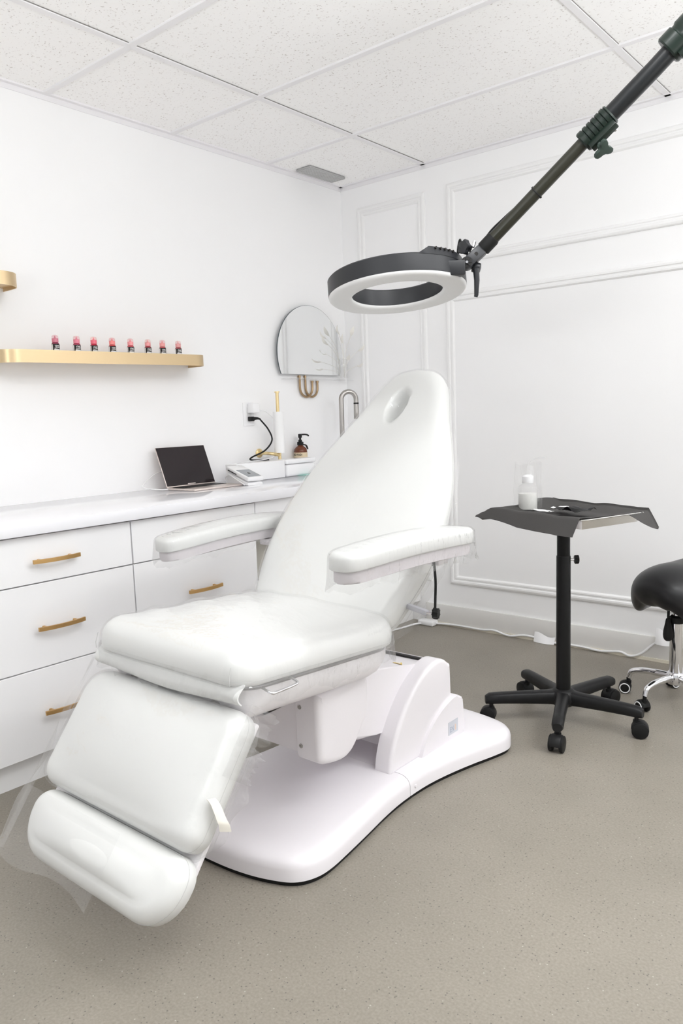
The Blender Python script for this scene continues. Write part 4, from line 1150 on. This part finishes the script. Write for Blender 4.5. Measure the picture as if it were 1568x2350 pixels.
# tray plate: shallow pan with a rolled rim
ta = V((-.943, .333, 0)).normalized(); tb_ = V((-.333, -.943, 0)).normalized(); tc_ = V((-1.150, 2.622, .778))
b = new(); ol = resample(rrect(-.215, .215, -.155, .155, .02), 96); rings = []
for o_, h in ((-.024, -.014), (-.018, -.013), (-.004, .020), (.008, .021), (.010, .019), (.008, .017), (-.003, .017), (-.016, -.015), (-.024, -.016)):
    rings.append([b.verts.new(tc_+ta*q[0]+tb_*q[1]+V((0, 0, h))) for q in offset(ol, o_)])
for A, B in zip(rings, rings[1:]):
    for k in range(96): b.faces.new((A[k], A[(k+1) % 96], B[(k+1) % 96], B[k]))
b.faces.new(rings[0]); b.faces.new(rings[-1]); obj('tray', b, MTRAY, tray, 40, label='shiny steel tray')

# charcoal cloth draped over the tray
def clothz(p, q):
    """p along the tray, q across (towards the camera), metres from the tray centre"""
    ep = max(0, abs(p)-.222); eq = max(0, abs(q)-.163)
    z = .0215
    inn = min(1, max(0, (.205-abs(p))/.05))*min(1, max(0, (.145-abs(q))/.05))
    z -= .0165*inn
    return z, ep, eq
def cloth(u, v):
    q = -.195+.42*v
    right = -.212-.085*smooth(-.02, -.17, q)          # only the far right corner reaches past the rim
    p = right+(.290-right)*u
    z, ep, eq = clothz(p, q)
    P = tc_+ta*p+tb_*q+V((0, 0, z))
    sp = 1 if p > 0 else -1; sq = 1 if q > 0 else -1
    dz = 0
    if ep: P += ta*(-sp*ep*(.35 if p > 0 else .45)); dz = ep*(.72 if p > 0 else .85)
    if eq:
        P += tb_*(-sq*eq*(.45 if q > 0 else .9)); dq = eq*(.92 if q > 0 else -.25); dz = max(dz, dq) if q > 0 else dz+dq
        if q > 0: dz -= .020*eq/.06*smooth(-.05, .2, p)
    P.z -= dz
    P.z += .003*noise.noise(V((p*12, q*12, 0)))*(1 if eq or ep else .6)
    # sharp fold lines and a raised pleat towards the back left
    P.z += .004*abs(math.sin(p*17+q*6+1))*min(1, max(0, (abs(q)-.10)/.05))
    P.z += .022*math.exp(-((p-.245)/.05)**2-((q+.10)/.08)**2)
    return P
b = new(); grid(b, cloth, 70, 54)
# the corner nearest the stool folds back, leaving the tray rim bare there
solidify(b, .0012)
tag(obj('tray_cloth', b, MCLOTH, None, 60), 'charcoal disposable cloth draped over the steel tray of the stand', 'cloth')

# things on the tray
wb = tc_+ta*.176+tb_*.015+V((0, 0, .008))
t = thing('wash_bottle', 'clear wash bottle of pale soap standing at the left of the charcoal tray cloth', 'bottle', wb)
b = new(); lathe(b, [(0, 0), (.034, 0), (.036, .004), (.036, .080), (.033, .090), (.020, .100), (.020, .104), (0, .104)], wb, seg=28); obj('body', b, MGLASS, t, 40)
b = new(); lathe(b, [(0, .003), (.0335, .003), (.0345, .006), (.0345, .062), (0, .062)], wb, seg=28); obj('soap', b, MLIQ, t, 40, label='pale soap inside')
b = new(); lathe(b, [(.021, .102), (.0215, .104), (.0215, .126), (.014, .132), (0, .133)], wb, seg=24); obj('cap', b, MWP, t, 40)
b = new(); tube(b, spline([wb+V((0, 0, .134)), wb+V((0, 0, .165)), wb+V((.010, .004, .185)), wb+V((.035, .016, .196)), wb+V((.062, .028, .197))], 6), .003, 8); obj('spout', b, MGLASS, t, 60)
b = new()
def bag(u, v):
    a = 2*math.pi*u; r_ = .047+.006*math.sin(3*a+2)+.004*math.sin(7*a+v*5)
    flat_ = 1-.55*max(0, v-.6)/.4
    return wb+V((r_*math.cos(a)*(1.0+.1*v), r_*math.sin(a)*flat_, .003+.172*v+.008*v*math.sin(2*a)))
grid(b, bag, 40, 14); tag(obj('plastic_bag', b, MFILM2, None, 80), 'clear plastic bag pulled up around the wash bottle on the tray', 'plastic bag')
def scrap(c, sx_, sy_, rz, h, seed, name, mtl, label, cat):
    b = new()
    def f(u, v):
        x = (u-.5)*sx_; y = (v-.5)*sy_; a = rz
        return c+V((x*math.cos(a)-y*math.sin(a), x*math.sin(a)+y*math.cos(a), h*(.5+.5*noise.noise(V((u*3, v*3, seed))))))
    grid(b, f, 10, 8); solidify(b, .001)
    tag(obj(name, b, mtl, None, 50), label, cat)
base_ = tc_+V((0, 0, .0125))
scrap(base_+ta*.07+tb_*.045, .085, .03, R(160), .010, 1, 'gauze_pad', MPAPER, 'white gauze pad lying next to the wash bottle on the tray', 'gauze')
scrap(base_+ta*.01+tb_*.0+V((0, 0, .003)), .09, .05, R(150), .022, 2, 'paper_wipe', MPAPER, 'crumpled white paper wipe in the middle of the charcoal tray', 'wipe')
scrap(base_+ta*(-.07)+tb_*.03+V((0, 0, .004)), .12, .08, R(160), .034, 3, 'black_glove', MBLKP, 'crumpled black glove lying right of the paper wipe on the tray', 'glove')

# ================================================================== SADDLE STOOL
SX, SY = -.885, 3.05
stool = thing('saddle_stool', 'black saddle stool on chrome castor base, cut off by the right edge', 'stool', (SX, SY, 0))
bx_ = V((-.42, -.907, 0)); ax_ = V((.907, -.42, 0))       # bx_: nose of the saddle, towards the camera
def saddle(u, v, lift=0):
    """u: across -1..1, v: -1 back .. 1 nose"""
    wid = .216*(1-.20*max(0, v)**2-.08*max(0, -v)**2)
    a_ = u*wid; q = v*.185
    z = .556-2.6*a_*a_*(1+.15*v)-6.3*max(0, abs(a_)-.108)**2
    z += .030*max(0, -v)**2-.055*max(0, v)**2.2
    return V((SX, SY, z+lift))+ax_*a_+bx_*q
def snorm(u, v):
    n_ = (saddle(u+.02, v)-saddle(u-.02, v)).cross(saddle(u, v+.02)-saddle(u, v-.02)).normalized()
    return n_ if n_.z > 0 else -n_
b = new(); nr, ns_ = 26, 80
def spoint(r, k, side):
    th_ = 2*math.pi*k/ns_; c_, s_ = math.cos(th_), math.sin(th_)
    g = 1/(abs(c_)**2.8+abs(s_)**2.8)**(1/2.8)          # rounded-square outline
    u, v = r*c_*g, r*s_*g
    h = (.052+.036*max(0, v))*math.sqrt(max(0, 1-r**4))
    return saddle(u, v)-snorm(u, v)*((.050+.036*max(0, v))-h*side)
tops = [b.verts.new(spoint(0, 0, 1))]; bots = [b.verts.new(spoint(0, 0, -1))]
tr, br_ = [], []
for i in range(1, nr+1):
    r = math.sin(math.pi/2*i/nr)
    tr.append([b.verts.new(spoint(r, k, 1)) for k in range(ns_)])
    br_.append(tr[-1] if i == nr else [b.verts.new(spoint(r, k, -1)) for k in range(ns_)])
for R_, c_ in ((tr, tops[0]), (br_, bots[0])):
    for k in range(ns_): b.faces.new((c_, R_[0][k], R_[0][(k+1) % ns_]))
    for A, B in zip(R_, R_[1:]):
        for k in range(ns_): b.faces.new((A[k], A[(k+1) % ns_], B[(k+1) % ns_], B[k]))
obj('seat', b, MLEATH, stool, 70)
b = new(); lathe(b, [(0, .10), (.024, .10), (.026, .115), (.026, .325), (0, .325)], (SX, SY, 0)); obj('outer_column', b, MCHROME, stool, 40)
b = new(); lathe(b, [(0, .322), (.027, .322), (.027, .345), (.02, .352), (0, .352)], (SX, SY, 0)); obj('column_collar', b, MRUB, stool)
b = new(); lathe(b, [(0, .35), (.0165, .35), (.0165, .47), (.06, .475), (.06, .50), (0, .50)], (SX, SY, 0)); obj('gas_spring', b, MCHROME, stool, 40)
b = new(); tube(b, spline([(SX-.010, SY-.02, .46), (SX-.022, SY-.028, .39), (SX-.024, SY-.03, .335)], 6), .005, 10); lv = obj('height_lever', b, MRUB, stool, 60)
b = new(); lathe(b, [(0, 0), (.008, .001), (.014, .006), (.0175, .015), (.0185, .026), (.0175, .040), (.0145, .056), (.0115, .070), (.0095, .084), (.008, .089), (0, .090)], (SX-.024, SY-.03, .252), seg=18); obj('lever_paddle', b, MRUB, lv, 50)
b = new(); lathe(b, [(0, .075), (.03, .078), (.034, .09), (.034, .118), (.03, .124), (0, .124)], (SX, SY, 0)); obj('hub', b, MCHROME, stool, 40)
b = new(); tube(b, [V((SX, SY, .60))-bx_*.16+ax_*.02+V((0, 0, -.03)), V((SX, SY, .60))-bx_*.17+ax_*.015, V((SX, SY, .60))-bx_*.18+ax_*.0+V((0, 0, -.03))], .006, 10); obj('rear_loop', b, MRUB, stool)
for k in range(5):
    a = R(179+72*k); d3 = V((math.cos(a), math.sin(a), 0)); c = V((SX, SY, 0))
    b = new(); tube(b, spline([c+d3*.02+V((0, 0, .105)), c+d3*.08+V((0, 0, .107)), c+d3*.135+V((0, 0, .104)), c+d3*.172+V((0, 0, .092)), c+d3*.185+V((0, 0, .066))], 7), [.0135]*8+[.0125]*8+[.0115]*7+[.0105]*6, 16); leg = obj('leg', b, MCHROME, stool, 60)
    e = c+d3*.186
    caster(leg, e.x, e.y, R([15, 330, 260, 100, 60][k]), .0235, .040, MRUB, MRUB, MWP, .07)

# ================================================================== CABLE ALONG THE BACK WALL
b = new()
cp = [(-2.44, 3.20, .006), (-2.405, 3.25, .006), (-2.385, 3.34, .006), (-2.362, 3.425, .008), (-2.28, 3.47, .012), (-2.20, 3.495, .012), (-2.12, 3.497, .014), (-2.0, 3.500, .012), (-1.93, 3.500, .02), (-1.84, 3.49, .008), (-1.76, 3.50, .02), (-1.68, 3.50, .018), (-1.60, 3.495, .010), (-1.52, 3.50, .012), (-1.44, 3.50, .012), (-1.36, 3.495, .009), (-1.27, 3.50, .02), (-1.22, 3.495, .010), (-1.17, 3.498, .03), (-1.11, 3.503, .085), (-1.03, 3.503, .115), (-.9, 3.503, .10), (-.6, 3.5, .02)]
tube(b, spline(cp, 8), .0055, 10)
tag(obj('extension_lead', b, MWP, None, 60), 'white extension lead running along the foot of the back wall', 'cable')
b = new(); box(b, (-2.37, 3.435, 0), (-2.27, 3.495, .028), .008, 3); o = obj('power_block', b, MWP, None, 30); tag(o, 'white power block on the floor by the back wall behind the chair', 'power block')
def patch(x0, x1, z0, z1, label):
    b = new()
    def f(u, v): return V((x0+(x1-x0)*u, 3.488-.012*math.sin(u*3)*(1-v)+.014*v, z0+(z1-z0)*v+.01*math.sin(u*5+1)*v))
    grid(b, f, 12, 6); solidify(b, .001)
    tag(obj('tape_patch', b, MWP, None, 50), label, 'tape', 'tape patches on the skirting cable')
patch(-1.70, -1.59, .001, .040, 'white tape patch over the cable left of the tray stand column')
patch(-1.105, -1.04, .088, .150, 'white tape patch on the baseboard behind the stool column')
